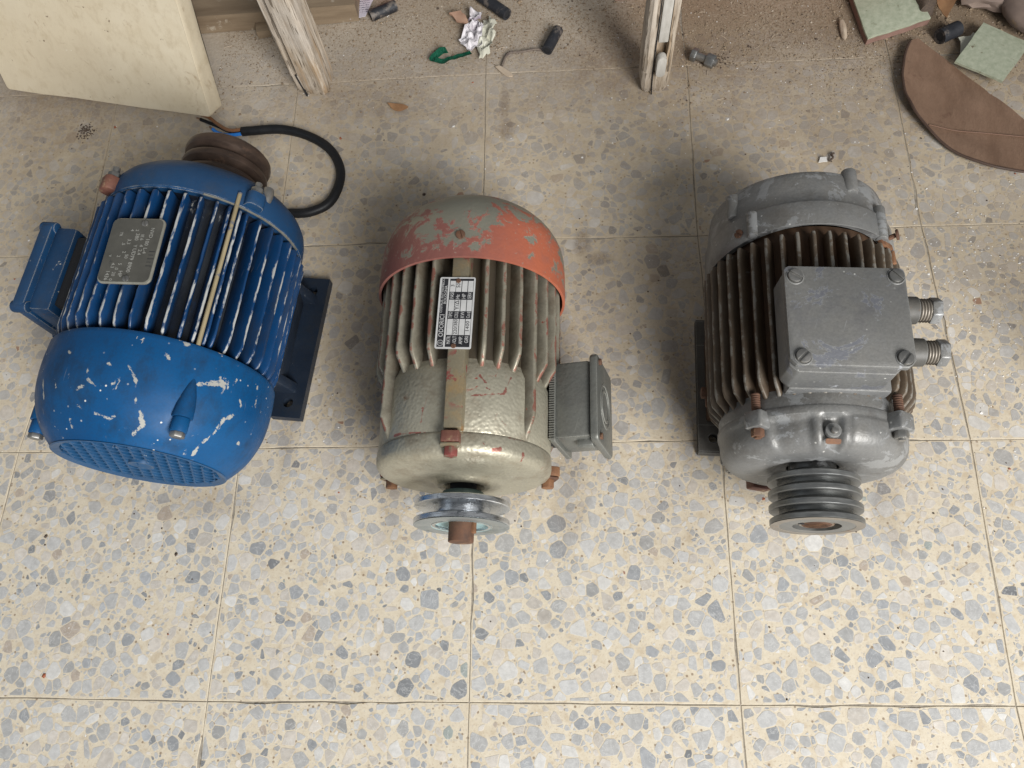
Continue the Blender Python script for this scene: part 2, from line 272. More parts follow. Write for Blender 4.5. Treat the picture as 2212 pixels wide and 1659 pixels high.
M['wire_blue'] = simple('blue_insulation', (.02, .19, .62), (.025, .22, .70), 60, .35)
M['copper'] = simple('bare_copper', (.30, .18, .11), (.40, .25, .16), 200, .4, .7)
def m_wood():
    k = NT('weathered_grey_wood'); v = k.sc((1, 1, .07)); n = k.noise(240, 7, .7, vec=v); n2 = k.noise(90, 6, .65, vec=v); n3 = k.noise(18, 3)
    col = k.mx(k.rng(n, .3, .68), (.20, .145, .09), (.60, .52, .42)); col = k.mx(k.rng(n2, .53, .63, 0, .8), col, (.36, .24, .13))
    col = k.mx(k.rng(n3, .4, .7, 0, .35), col, (.60, .57, .53)); col = k.mx(k.rng(k.noise(320, 4, .6, vec=v), .58, .63, 0, .85), col, (.09, .065, .04))
    return k.out(col, .85, 0, k.bump(n, .8, .0012, k.bump(n2, .5, .001)))
M['wood'] = m_wood()
M['plug'] = simple('grey_tenon_wood', (.36, .34, .30), (.52, .50, .46), 140, .85, 0, .5, stretch=(1, 1, .3))
M['plank'] = simple('dirty_plank_wood', (.15, .105, .065), (.27, .205, .135), 60, .8, 0, .5, stretch=(.12, 1, 1), c3=(.36, .31, .24), thr=.6)
M['red_plank'] = simple('faded_red_board', (.30, .10, .085), (.37, .15, .12), 50, .7, 0, .3, stretch=(.2, 1, 1))
M['clay'] = simple('red_clay_block', (.36, .185, .15), (.44, .27, .21), 60, .85, 0, .4, c3=(.40, .33, .25), thr=.58)
def m_slab():
    k = NT('cream_limestone_slab'); n = k.noise(14, 7, .65); n2 = k.noise(60, 6, .7, vec=k.n('ShaderNodeVectorRotate', {'Vector': k.sc((1.6, 1, 1)), 'Axis': (0, 1, 0), 'Angle': .8}).outputs[0]); n3 = k.noise(26, 5, .7, dist=1.2)
    col = k.mx(k.rng(n, .3, .7), (.54, .46, .325), (.63, .56, .425)); col = k.mx(k.rng(n2, .5, .72, 0, .45), col, (.38, .30, .185)); col = k.mx(k.rng(k.noise(7, 5, .65), .48, .68, 0, .55), col, (.40, .315, .20))
    col = k.mx(k.rng(n3, .62, .75, 0, .8), col, (.30, .21, .12)); col = k.mx(k.rng(k.noise(45, 5, .7), .68, .71), col, (.72, .69, .62))
    col = k.mx(k.rng(k.noise(130, 4, .6), .69, .73), col, (.17, .12, .08))
    return k.out(col, .6, 0, k.bump(n2, .4, .001))
M['slab'] = m_slab()
M['leather'] = simple('brown_leather', (.165, .098, .062), (.225, .140, .092), 26, .58, 0, .8, det=8, stretch=(1.6, .6, 1), c3=(.115, .06, .038), thr=.6, dist=.004)
M['leather_edge'] = simple('dark_leather_edge', (.05, .028, .018), (.085, .05, .035), 60, .7)
M['thread'] = simple('tan_seam', (.16, .085, .052), (.20, .11, .07), 60, .7)
M['green_tile'] = simple('pale_green_glaze', (.285, .315, .225), (.42, .44, .335), 150, .45, 0, .3, c3=(.15, .12, .075), thr=.63)
M['tile_body'] = simple('pink_tile_body', (.20, .115, .09), (.29, .175, .14), 80, .85, 0, .4)
M['leaf'] = simple('dry_brown_leaf', (.22, .11, .05), (.33, .18, .085), 60, .7, 0, .4)
M['paper'] = simple('crumpled_paper', (.60, .56, .58), (.72, .70, .72), 70, .7, 0, .3, c3=(.30, .25, .30), thr=.56)
M['film'] = simple('yellowed_film', (.46, .46, .38), (.58, .56, .46), 50, .4, 0, .2)
M['tape'] = simple('green_tape', (.012, .135, .075), (.02, .19, .11), 60, .5, 0, .3, c3=(.20, .19, .15), thr=.66)
M['cord'] = simple('dirty_cord', (.09, .065, .06), (.22, .18, .14), 200, .8)
M['sliver'] = simple('wood_splinter', (.40, .31, .22), (.52, .43, .33), 90, .8, 0, .3)
M['shard'] = simple('terracotta_shard', (.38, .21, .14), (.46, .30, .21), 60, .8, 0, .3)
M['soil'] = simple('soil_crumb', (.13, .09, .058), (.36, .275, .185), 250, .9, 0, .4)
M['flake'] = simple('white_flake', (.62, .60, .56), (.75, .73, .70), 90, .6)
M['darkbit'] = simple('dark_grit', (.05, .036, .028), (.12, .085, .06), 400, .85)
M['pale'] = simple('pale_crumb', (.34, .27, .20), (.52, .45, .36), 300, .9)
M['redbit'] = simple('red_chip', (.26, .075, .035), (.34, .11, .05), 200, .7)
M['stone'] = simple('dusty_stone', (.17, .125, .105), (.27, .205, .165), 22, .85, 0, .5, c3=(.30, .20, .10), thr=.6)
def m_label():
    k = NT('printed_label'); c = k.n('ShaderNodeTexCoord').outputs['Object']; s_ = k.n('ShaderNodeSeparateXYZ', {0: c})
    k.co = c
    rows = k.math('LESS_THAN', k.math('FRACT', k.mul(s_.outputs[1], 260.0)), .42); wd = k.math('GREATER_THAN', k.noise(700, 1, .5), .46)
    inx = k.math('LESS_THAN', k.math('ABSOLUTE', s_.outputs[0]), .010); iny = k.math('LESS_THAN', k.math('ABSOLUTE', s_.outputs[1]), .014)
    m = k.mul(k.mul(rows, wd), k.mul(inx, iny))
    return k.out(k.mx(m, (.56, .53, .60), (.16, .15, .2)), .6)
M['label'] = m_label()

# ------------------------------------------------------------------ mesh helpers
def finish(me, bm, smooth=35):
    bm.normal_update(); bm.to_mesh(me); bm.free()
    if smooth:
        me.polygons.foreach_set('use_smooth', [True] * len(me.polygons)); me.set_sharp_from_angle(angle=R(smooth))
def obj(name, bm, mat, parent=None, z=0.0, smooth=35, **props):
    me = bpy.data.meshes.new(name)
    if z: bmesh.ops.translate(bm, verts=bm.verts, vec=(0, 0, z))
    finish(me, bm, smooth)
    me.materials.append(M[mat]); o = bpy.data.objects.new(name, me); COL.objects.link(o)
    if parent: o.parent = parent
    for a, v in props.items(): o[a] = v
    return o
def thing(name, label, cat, loc=(0, 0, 0), rot=(0, 0, 0), group=None):
    o = bpy.data.objects.new(name, None); COL.objects.link(o); o.empty_display_size = .02
    o.location = loc; o.rotation_euler = rot; o['label'] = label; o['category'] = cat
    if group: o['group'] = group
    return o
def tag(o, label, cat, group=None):
    o['label'] = label; o['category'] = cat
    if group: o['group'] = group
    return o
def copy_of(src, parent=None, loc=None, rot=None):
    o = src.copy(); COL.objects.link(o)
    if parent: o.parent = parent
    if loc is not None: o.location = loc
    if rot is not None: o.rotation_euler = rot
    return o
def BM(): return bmesh.new()
def lathe(prof, segs=64, bm=None, fn=None, close=False, a0=0.0, a1=2 * pi):
    """profile of (y, r) turned about the Y axis; angle 0 is up (+Z), growing towards +X"""
    bm = bm or BM(); full = abs(a1 - a0 - 2 * pi) < 1e-6; n = segs if full else segs + 1; rings = []
    for (y, r) in prof:
        if r < 1e-6: rings.append([bm.verts.new((0, y, 0))] * n); continue
        ring = []
        for i in range(n):
            a = a0 + (a1 - a0) * i / segs; rr, yy = (fn(a, y, r) if fn else (r, y)); ring.append(bm.verts.new((rr * sin(a), yy, rr * cos(a))))
        rings.append(ring)
    m = len(rings)
    for j in range(m if close else m - 1):
        A, B = rings[j], rings[(j + 1) % m]
        for i in range(segs):
            q = [A[i], A[(i + 1) % n], B[(i + 1) % n], B[i]]; u = []
            for v in q:
                if v not in u: u.append(v)
            if len(u) > 2:
                try: bm.faces.new(u)
                except ValueError: pass
    bmesh.ops.recalc_face_normals(bm, faces=bm.faces)
    return bm
def box(c, s, bev=0.0, rot=None, bm=None, seg=2):
    b = BM(); r = bmesh.ops.create_cube(b, size=1); bmesh.ops.scale(b, verts=b.verts, vec=s)
    if bev: bmesh.ops.bevel(b, geom=list(b.edges), offset=bev, segments=seg, profile=.5, affect='EDGES')
    mt = Matrix.Translation(c) @ (rot.to_4x4() if rot else Matrix.Identity(4)); bmesh.ops.transform(b, matrix=mt, verts=b.verts)
    return merge(bm, b)
def merge(bm, b):
    if bm is None: return b
    me = bpy.data.meshes.new('tmp'); b.to_mesh(me); b.free(); bm.from_mesh(me); bpy.data.meshes.remove(me); return bm
def prism(poly, z0, z1, bm=None, bev=0.0, mt=None):
    b = BM(); lo = [b.verts.new((x, y, z0)) for x, y in poly]; hi = [b.verts.new((x, y, z1)) for x, y in poly]; n = len(poly)
    b.faces.new(hi); b.faces.new(lo[::-1])
    for i in range(n): b.faces.new((lo[i], lo[(i + 1) % n], hi[(i + 1) % n], hi[i]))
    bmesh.ops.recalc_face_normals(b, faces=b.faces)
    if bev: bmesh.ops.bevel(b, geom=[e for e in b.edges if len(e.link_faces) == 2 and e.calc_face_angle(0) > .6], offset=bev, segments=2, profile=.5, affect='EDGES')
    if mt: bmesh.ops.transform(b, matrix=mt, verts=b.verts)
    return merge(bm, b)
def rrect(w, h, r, n=4, cx=0, cy=0):
    P = []
    for sx, sy, a in ((1, 1, 0), (-1, 1, pi / 2), (-1, -1, pi), (1, -1, 3 * pi / 2)):
        for i in range(n + 1):
            t = a + pi / 2 * i / n; P.append((cx + sx * (w / 2 - r) + r * cos(t), cy + sy * (h / 2 - r) + r * sin(t)))
    return P
def ngon(n, r, a=0): return [(r * cos(a + 2 * pi * i / n), r * sin(a + 2 * pi * i / n)) for i in range(n)]
def along_y(y0=0.0, x=0.0, z=0.0, flip=False):       # maps a prism's +Z to -Y (or +Y when flip)
    return Matrix.Translation((x, y0, z)) @ Matrix.Rotation(R(-90 if flip else 90), 4, 'X')
def tube(pts, r, segs=10, bm=None, taper=None):
    bm = bm or BM(); pts = [Vector(p) for p in pts]; rings = []; up = Vector((.13, .21, 1)).normalized(); n = len(pts)
    for i, p in enumerate(pts):
        d = (pts[min(i + 1, n - 1)] - pts[max(i - 1, 0)]).normalized(); s = d.cross(up)
        if s.length < 1e-4: s = d.cross(Vector((1, 0, 0)))
        s.normalize(); u = s.cross(d); rr = r * (taper(i / (n - 1)) if taper else 1)
        rings.append([bm.verts.new(p + (s * cos(2 * pi * j / segs) + u * sin(2 * pi * j / segs)) * rr) for j in range(segs)])
    for a, b in zip(rings, rings[1:]):
        for j in range(segs): bm.faces.new((a[j], a[(j + 1) % segs], b[(j + 1) % segs], b[j]))
    bm.faces.new(rings[0][::-1]); bm.faces.new(rings[-1]); bmesh.ops.recalc_face_normals(bm, faces=bm.faces)
    return bm
def spline(P, m=8):
    P = [Vector(p) for p in P]; Q = [P[0] * 2 - P[1]] + P + [P[-1] * 2 - P[-2]]; out = []
    for i in range(1, len(Q) - 2):
        a, b, c, d = Q[i - 1:i + 3]
        for k in range(m):
            t = k / m; out.append(.5 * ((2 * b) + (c - a) * t + (2 * a - 5 * b + 4 * c - d) * t * t + (3 * b - a - 3 * c + d) * t ** 3))
    return out + [P[-1]]
def set_attr(me, name, vals):
    a = me.attributes.new(name, 'FLOAT', 'POINT'); a.data.foreach_set('value', vals)
def fin_mesh(name, st, tb, tt, seed, mat, jit=.0003):
    """one cooling fin standing in the Y-Z plane. st = stations (y, r_root, r_tip); 'wear' runs 0 at the root to 1 at the tip"""
    rnd = random.Random(seed); S = []
    for (a, b) in zip(st, st[1:]):
        k = max(1, int(abs(b[0] - a[0]) / .006))
        for i in range(k): t = i / k; S.append(tuple(a[q] + (b[q] - a[q]) * t for q in range(3)))
    S.append(st[-1]); bm = BM(); rows = []; wear = []
    for i, (y, r0, r1) in enumerate(S):
        r1 = r1 + rnd.uniform(-jit, jit) if 0 < i < len(S) - 1 else r1; dx = rnd.uniform(-jit, jit) * .7
        h = max(r1 - r0, .0004); pr = [(-tb / 2, r0, 0), (-(tb * .45 + tt * .55) / 2, r0 + h * .55, .45), (-tt / 2 + dx, r1 - min(.0014, h * .3), .8), (-tt * .28 + dx, r1 - .0002, 1), (tt * .28 + dx, r1 - .0002, 1), (tt / 2 + dx, r1 - min(.0014, h * .3), .8), ((tb * .45 + tt * .55) / 2, r0 + h * .55, .45), (tb / 2, r0, 0)]
        rows.append([bm.verts.new((x, y, z)) for x, z, _ in pr]); wear += [q[2] for q in pr]
    for a, b in zip(rows, rows[1:]):
        for j in range(7): bm.faces.new((a[j], a[j + 1], b[j + 1], b[j]))
    bm.faces.new(rows[0]); bm.faces.new(rows[-1][::-1]); bmesh.ops.recalc_face_normals(bm, faces=bm.faces)
    me = bpy.data.meshes.new(name); finish(me, bm, 60); set_attr(me, 'wear', wear); me.materials.append(M[mat]); return me
def fins(parent, h, meshes, angles, name='cooling_fin'):
    for i, a in enumerate(angles):
        o = bpy.data.objects.new(name, meshes[(i * 7 + 3) % len(meshes)]); COL.objects.link(o); o.parent = parent; o.location = (0, 0, h); o.rotation_euler = (0, R(a), 0)
def polar(a, r, y=0.0, h=0.0): return Vector((r * sin(R(a)), y, h + r * cos(R(a))))
def rotY(a): return Matrix.Rotation(R(a), 3, 'Y')
def hexbolt(y0, y1, a, r, rad, h, washer=0.0, n=6, bm=None, nub=0.0):
    p = polar(a, r, 0, h); bm = prism(ngon(n, rad, .3), 0, abs(y0 - y1), bm=bm, bev=rad * .12, mt=along_y(max(y0, y1), p.x, p.z))
    if washer: bm = prism(ngon(20, rad * 1.35), 0, washer, bm=bm, mt=along_y(max(y0, y1) + washer, p.x, p.z))
    if nub: bm = prism(ngon(12, rad * .5), 0, nub, bm=bm, mt=along_y(min(y0, y1), p.x, p.z))
    return bm
def screw_head(c, rad, h, ang=.6, bm=None, cross=False, mt=None):
    """slotted round head whose top faces +Z, made of two half caps with a real gap between them"""
    b = BM(); g = rad * .16; n = 10
    for s in (1, -1):
        P = [(g * s if True else 0, -sqrt(rad * rad - g * g) * s)] 
        P = []
        t0 = math.acos(g / rad)
        for i in range(n + 1):
            t = -t0 + 2 * t0 * i / n; P.append((s * rad * cos(t), s * rad * sin(t)))
        prism(P, 0, h, bm=b, bev=h * .25)
    prism(ngon(20, rad * .96), -h * .2, h * .45, bm=b)
    bmesh.ops.transform(b, matrix=Matrix.Translation(c) @ (mt or Matrix.Identity(4)) @ Matrix.Rotation(ang, 4, 'Z'), verts=b.verts)
    return merge(bm, b)
def text_bm(items, extrude=.00008):
    """items: (string, u, v, size, width or None, shear) laid flat; returns one bmesh of filled letters, +u right +v up"""
    bm = BM()
    for s, u, v, size, wid, align in items:
        c = bpy.data.curves.new('t', 'FONT'); c.body = s; c.size = size; c.extrude = extrude; c.align_x = align; c.resolution_u = 2
        o = bpy.data.objects.new('t', c); COL.objects.link(o); dg = bpy.context.evaluated_depsgraph_get(); dg.update()
        me = bpy.data.meshes.new_from_object(o.evaluated_get(dg)); bpy.data.objects.remove(o); bpy.data.curves.remove(c)
        b = BM(); b.from_mesh(me); bpy.data.meshes.remove(me)
        if b.verts:
            xs = [q.co.x for q in b.verts]; k = wid / (max(xs) - min(xs)) if wid else 1
            bmesh.ops.transform(b, matrix=Matrix.Translation((u, v, 0)) @ Matrix.Diagonal((k, 1, 1, 1)), verts=b.verts); merge(bm, b)
        else: b.free()
    return bm
def holed_plate(w, l, t, holes, cellh, r, bm=None):
    """flat foot, x in [0,w], y in [0,l]; each hole sits in a square cell of height cellh"""
    bm = bm or BM(); ys = [0]; cells = []
    for hy in holes: cells.append((hy - cellh / 2, hy + cellh / 2))
    cur = 0
    def blk(y0, y1):
        if y1 - y0 > 1e-5: box((w / 2, (y0 + y1) / 2, t / 2), (w, y1 - y0, t), 0, bm=bm)
    for a, b in cells:
        blk(cur, a); cx, cy = w / 2, (a + b) / 2; n = 16; V = []
        for zz in (0, t):
            C = []; S = []
            for i in range(n):
                th = 2 * pi * (i + .5) / n; c, s = cos(th), sin(th); k = min(w / 2 / abs(c), cellh / 2 / abs(s))
                C.append(bm.verts.new((cx + r * c, cy + r * s, zz))); S.append(bm.verts.new((cx + k * c, cy + k * s, zz)))
            V.append((C, S))
        cor = [(w, b), (0, b), (0, a), (w, a)]; CR = [[bm.verts.new((x, y, zz)) for x, y in cor] for zz in (0, t)]
        for i in range(n):
            j = (i + 1) % n
            for q in (0, 1):
                f = [V[q][0][i], V[q][0][j], V[q][1][j], V[q][1][i]]
                t0, t1 = 2 * pi * (i + .5) / n, 2 * pi * (i + 1.5) / n
                si, sj = V[q][1][i].co, V[q][1][j].co
                if abs(si.x - sj.x) > 1e-6 and abs(si.y - sj.y) > 1e-6:
                    qd = 0 if (si.x + sj.x) / 2 > cx and (si.y + sj.y) / 2 > cy else 1 if (si.y + sj.y) / 2 > cy else 2 if (si.x + sj.x) / 2 < cx else 3
                    f = [V[q][0][i], V[q][0][j], V[q][1][j], CR[q][qd], V[q][1][i]]
                bm.faces.new(f)
            bm.faces.new((V[0][0][i], V[0][0][j], V[1][0][j], V[1][0][i]))
        for (x0, y0), (x1, y1) in (((w, a), (w, b)), ((0, a), (0, b)), ((0, a), (w, a)), ((0, b), (w, b))):
            bm.faces.new([bm.verts.new(p) for p in ((x0, y0, 0), (x1, y1, 0), (x1, y1, t), (x0, y0, t))])
        cur = b
    blk(cur, l); bmesh.ops.remove_doubles(bm, verts=bm.verts, dist=1e-5); bmesh.ops.recalc_face_normals(bm, faces=bm.faces)
    return bm
def noisy(bm, f, a):
    for v in bm.verts: v.co += Vector(mnoise.noise_vector(v.co * f)) * a
    return bm
def dense(P, m=5, jit=.0, closed=True):
    out = []; n = len(P)
    for i in range(n):
        a, b = P[i], P[(i + 1) % n]
        for k in range(m): t = k / m; out.append((a[0] + (b[0] - a[0]) * t + random.uniform(-jit, jit), a[1] + (b[1] - a[1]) * t + random.uniform(-jit, jit)))
    return out

# ------------------------------------------------------------------ the floor: a bed of grout, terrazzo tiles on it, stone chips in each tile
OFF = {(-1, 0): (-.003, -.0028), (0, 0): (.0003, -.0009), (1, 0): (.0009, -.0005), (2, 0): (-.0067, .0014), (-1, 1): (-.005, -.0003), (1, 1): (.0048, .0032), (2, 1): (.0036, .0001),
       (-2, 1): (-.0072, -.0016), (-2, 2): (.0134, -.003), (0, 2): (.0016, .0029), (1, 2): (.0007, -.0015), (2, 2): (.0007, .0031), (0, 3): (-.0006, .0012), (-2, 3): (.007, 0), (2, 3): (.006, 0),
       (1, 3): (.0065, 0), (-1, -1): (0, 0), (0, 1): (-.001, .001), (-1, 2): (.003, 0), (-2, 0): (-.008, -.001), (-1, 3): (.002, -.002)}
def corner(i, j):
    o = OFF.get((i, j), (0, 0)); return Vector((i * .25 + o[0], j * .25 + o[1]))
floor = obj('floor', box((-.05, .42, -.0148), (2.6, 2.2, .028)), 'grout', kind='structure')
TILES = {}
def clip(poly, nx, ny, d):          # keep n.p <= d
    out = []; n = len(poly)
    for i in range(n):
        a, b = poly[i], poly[(i + 1) % n]; da = a[0] * nx + a[1] * ny - d; db = b[0] * nx + b[1] * ny - d
        if da <= 0: out.append(a)
        if (da < 0 < db) or (db < 0 < da): t = da / (da - db); out.append((a[0] + (b[0] - a[0]) * t, a[1] + (b[1] - a[1]) * t))
    return out
rt = random.Random(3)
for j in range(-1, 4):
    for i in range(-4, 4):
        c4 = [corner(i, j), corner(i + 1, j), corner(i + 1, j + 1), corner(i, j + 1)]; ce = sum(c4, Vector((0, 0))) / 4
        gap = .00075; P = []
        for k in range(4):
            a, b = c4[k], c4[(k + 1) % 4]; d = (b - a).normalized(); nrm = Vector((-d.y, d.x)); L = (b - a).length
            for q in range(12):
                t = .006 / L + (1 - .012 / L) * q / 11; wob = rt.uniform(-.0003, .0005) + (rt.uniform(.0006, .0022) if rt.random() < .09 else 0) if 0 < q < 11 else 0
                P.append(a + d * (t * L) + nrm * (gap + wob))
        Q = []                                       # square the corners back up
        for k in range(4):
            seg = P[k * 12:(k + 1) * 12]; a, b = c4[k], c4[(k + 1) % 4]; Q += [p for p in seg]
            d0 = (b - a).normalized(); d1 = (c4[(k + 2) % 4] - b).normalized(); Q.append(b + (Vector((-d0.y, d0.x)) + Vector((-d1.y, d1.x))) * gap * 1.15)
        z = rt.uniform(-.0002, .0002)
        bm = BM(); top = [bm.verts.new((p.x, p.y, z)) for p in Q]; n = len(Q)
        sh = [bm.verts.new((p.x + (p.x - ce.x) * .0035, p.y + (p.y - ce.y) * .0035, z - .0006)) for p in Q]; lo = [bm.verts.new((v.co.x, v.co.y, -.012)) for v in sh]
        bm.faces.new(top)
        for A, B in ((top, sh), (sh, lo)):
            for q in range(n): bm.faces.new((A[q], A[(q + 1) % n], B[(q + 1) % n], B[q]))
        bmesh.ops.recalc_face_normals(bm, faces=bm.faces)
        TILES[i, j] = (obj('floor_tile', bm, 'tile', floor, smooth=0), [(p.x, p.y) for p in c4], z)
# chips: dart throwing from large to small, each cell cut back from its neighbours
rc = random.Random(11); G = {}; CH = []; CS = .02
def near(x, y, k=1):
    gx, gy = int(x // CS), int(y // CS)
    for a in range(gx - k, gx + k + 1):
        for b in range(gy - k, gy + k + 1):
            yield from G.get((a, b), ())
X0, X1, Y0, Y1 = -.80, .78, -.12, .80
for rad, cnt in ((.0100, 150), (.0088, 560), (.0075, 1900), (.0062, 3800), (.0051, 6000), (.0039, 9000), (.0028, 12000), (.0019, 14000), (.0013, 9000)):
    for _ in range(cnt):
        x, y = rc.uniform(X0, X1), rc.uniform(Y0, Y1); r = rad * rc.uniform(.86, 1.14)
        if y > .60 and r < .003 and rc.random() < .6: continue
        pk = .62 + .50 * max(0, mnoise.noise((x * 14, y * 14, 2.0)))
        if all((x - c[0]) ** 2 + (y - c[1]) ** 2 > (pk * (r + c[2])) ** 2 for c in near(x, y)):
            CH.append((x, y, r)); G.setdefault((int(x // CS), int(y // CS)), []).append((x, y, r))
def chip_poly(c):
    x, y, r = c; n = rc.choice((4, 4, 5, 5, 6, 6)); el = rc.choice((1, 1.1, 1.25, 1.45, 1.7, 2.3)); ro = rc.uniform(0, pi); P = []
    for k in range(n):
        a = 2 * pi * (k + rc.uniform(-.42, .42)) / n; q = r * rc.uniform(.92, 1.4); u, v = q * cos(a) * sqrt(el), q * sin(a) / sqrt(el)
        P.append((x + u * cos(ro) - v * sin(ro), y + u * sin(ro) + v * cos(ro)))
    g = rc.uniform(.0002, .0006)
    for d in near(x, y, 2):
        dx, dy = d[0] - x, d[1] - y; L = sqrt(dx * dx + dy * dy)
        if L < 1e-9 or L > .04: continue
        t = (L * L + r * r - d[2] * d[2]) / (2 * L) - g
        P = clip(P, dx / L, dy / L, t + (x * dx + y * dy) / L)
        if len(P) < 3: return None
    return P
def smooth_poly(P):
    out = []; n = len(P)
    for i in range(n):
        a, b, c = P[i - 1], P[i], P[(i + 1) % n]; t = rc.uniform(.05, .20)
        out += [(b[0] + (a[0] - b[0]) * t, b[1] + (a[1] - b[1]) * t), (b[0] + (c[0] - b[0]) * t, b[1] + (c[1] - b[1]) * t)]
    return out
def chip_color():
    q = rc.random()
    if q < .54: l = rc.gauss(.415, .045); c = (l * 1.005, l, l * .975)
    elif q < .645: l = rc.gauss(.30, .05); c = (l * .97, l, l * 1.03)
    elif q < .755: l = rc.gauss(.54, .035); c = (l * 1.02, l, l * .95)
    elif q < .985: l = rc.gauss(.48, .04); c = (l * 1.07, l * .99, l * .88)
    elif q < .997: c = (.40, .34, .28)
    elif q < .9975: c = (.30, .16, .11)
    else: c = (.30, .33, .31)
    return tuple(max(.03, v) for v in c)
def chip_geo(bm, P, z, cl, layer):
    n = len(P); cx = sum(p[0] for p in P) / n; cy = sum(p[1] for p in P) / n; rr = max(sqrt((p[0] - cx) ** 2 + (p[1] - cy) ** 2) for p in P); k = max(.55, 1 - .0007 / max(rr, 1e-4))
    inn = [bm.verts.new((cx + (p[0] - cx) * k, cy + (p[1] - cy) * k, z + .00016)) for p in P]; mid = [bm.verts.new((p[0], p[1], z + .00012)) for p in P]; low = [bm.verts.new((p[0], p[1], z - .003)) for p in P]
    rim = tuple(cl[i] * .70 + (.62, .56, .45)[i] * .30 for i in range(3))
    for v in inn: v[layer] = (*cl, 1)
    for v in mid + low: v[layer] = (*rim, 1)
    bm.faces.new(inn)
    for A, B in ((inn, mid), (mid, low)):
        for q in range(n): bm.faces.new((A[q], B[q], B[(q + 1) % n], A[(q + 1) % n]))
def tile_of(x, y):
    for i in range(int(x / .25) - 2, int(x / .25) + 2):
        for j in range(int(y / .25) - 2, int(y / .25) + 2):
            t = TILES.get((i, j))
            if t and all((b[0] - a[0]) * (y - a[1]) - (b[1] - a[1]) * (x - a[0]) > 0 for a, b in zip(t[1], t[1][1:] + t[1][:1])): return t
polys = {}
for c in CH:
    t = tile_of(c[0], c[1])
    if not t: continue
    P = chip_poly(c)
    if not P: continue
    q = t[1]
    for a, b in zip(q, q[1:] + q[:1]):
        dx, dy = b[0] - a[0], b[1] - a[1]; L = sqrt(dx * dx + dy * dy); nx, ny = dy / L, -dx / L; P = clip(P, nx, ny, a[0] * nx + a[1] * ny - .0021)
        if len(P) < 3: break
    if len(P) < 3: continue
    ar = abs(sum(P[k][0] * P[(k + 1) % len(P)][1] - P[(k + 1) % len(P)][0] * P[k][1] for k in range(len(P)))) / 2
    if ar < 1.2e-6: continue
    polys.setdefault(id(t), (t, []))[1].append((ar * (1.25 - y_ if (y_ := c[1]) < .6 else .3), smooth_poly(P), chip_color()))
allp = sorted((p[0] for t, L in polys.values() for p in L), reverse=True); cut = allp[299] if len(allp) > 300 else 0
for t, L in polys.values():
    bm = BM(); ly = bm.verts.layers.float_color.new('tint')
    for ar, P, cl in L:
        if ar >= cut:
            b1 = BM(); l1 = b1.verts.layers.float_color.new('tint'); chip_geo(b1, P, t[2], cl, l1); obj('terrazzo_chip', b1, 'chip', t[0], smooth=0)
        else: chip_geo(bm, P, t[2], cl, ly)
    obj('terrazzo_chips', bm, 'chip', t[0], smooth=0, kind='stuff')

# ------------------------------------------------------------------ the three electric motors (axis along local Y, front = low y)
def pulley_prof(y0, w, n, r, rg, rh, flat=.0016):
    """closed V-belt pulley: n grooves over width w starting at y0; bore side at radius rh"""
    pts = [(y0, rh), (y0, r - .001), (y0 + .0008, r)]; p = (w - flat) / n
    for k in range(n):
        a = y0 + flat + k * p; pts += [(a - .0006, r), (a, r - .0006), (a + p * .30, rg), (a + p * .62, rg), (a + p - flat, r - .0006), (a + p - flat + .0006, r)]
    pts += [(y0 + w - .0008, r), (y0 + w, r - .001), (y0 + w, rh)]
    return pts

# ---- left: blue motor
HB = .108; ang_b = R(5.585574); blue = thing('electric_motor', 'blue chipped electric motor with mesh grille and black cable, leftmost of three', 'motor', (-.299518, .202885, 0), (0, 0, -ang_b))
hb = obj('stator_housing', lathe([(.070, .0), (.070, .083), (.236, .083), (.2415, .096), (.2445, .096), (.2445, .0)], 96), 'blue_fin', blue, HB)
st = [(.0935, .080, .0945), (.098, .080, .0985), (.106, .080, .1015), (.2325, .080, .1025), (.2345, .080, .1005)]
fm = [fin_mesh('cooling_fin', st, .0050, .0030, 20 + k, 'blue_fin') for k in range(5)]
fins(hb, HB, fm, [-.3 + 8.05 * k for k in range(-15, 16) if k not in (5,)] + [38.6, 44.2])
obj('tie_rod', tube([polar(41.6, .0995, y, HB) for y in (.093, .13, .17, .21, .252)], .0020, 10), 'brass', blue)
cp_ = [(.0905, .1022), (.075, .1030), (.060, .1028), (.046, .1012), (.034, .0980), (.022, .0930), (.011, .0860), (.003, .0790), (.0, .0765)]
cp_ = [(q.x, q.y) for q in spline([(a, b, 0) for a, b in cp_], 6)]
cov = lathe([(.093, .099), (.0925, .1012)] + cp_ + [(-.0012, .0752), (-.0012, .0736), (.001, .0730), (.004, .0740), (.02, .086), (.04, .096), (.06, .1), (.093, .0995)], 256)
cv = obj('fan_cover', cov, 'blue_cover', blue, HB)
def seg_d(p, a, b):
    d = b - a; t = max(0, min(1, (p - a).dot(d) / max(d.length_squared, 1e-9))); return (p - a - d * t).length
mv = []
for v in cv.data.vertices:
    p = Vector((atan2(v.co.x, v.co.z - HB) * .1, v.co.y)); d = .012
    for wd, pts in BLUE_MARKS:
        for a, b in zip(pts, pts[1:]): d = min(d, seg_d(p, Vector((a[0] * .1, a[1])), Vector((b[0] * .1, b[1]))) - wd)
    mv.append(1 - d / .012)
set_attr(cv.data, 'mark', mv)
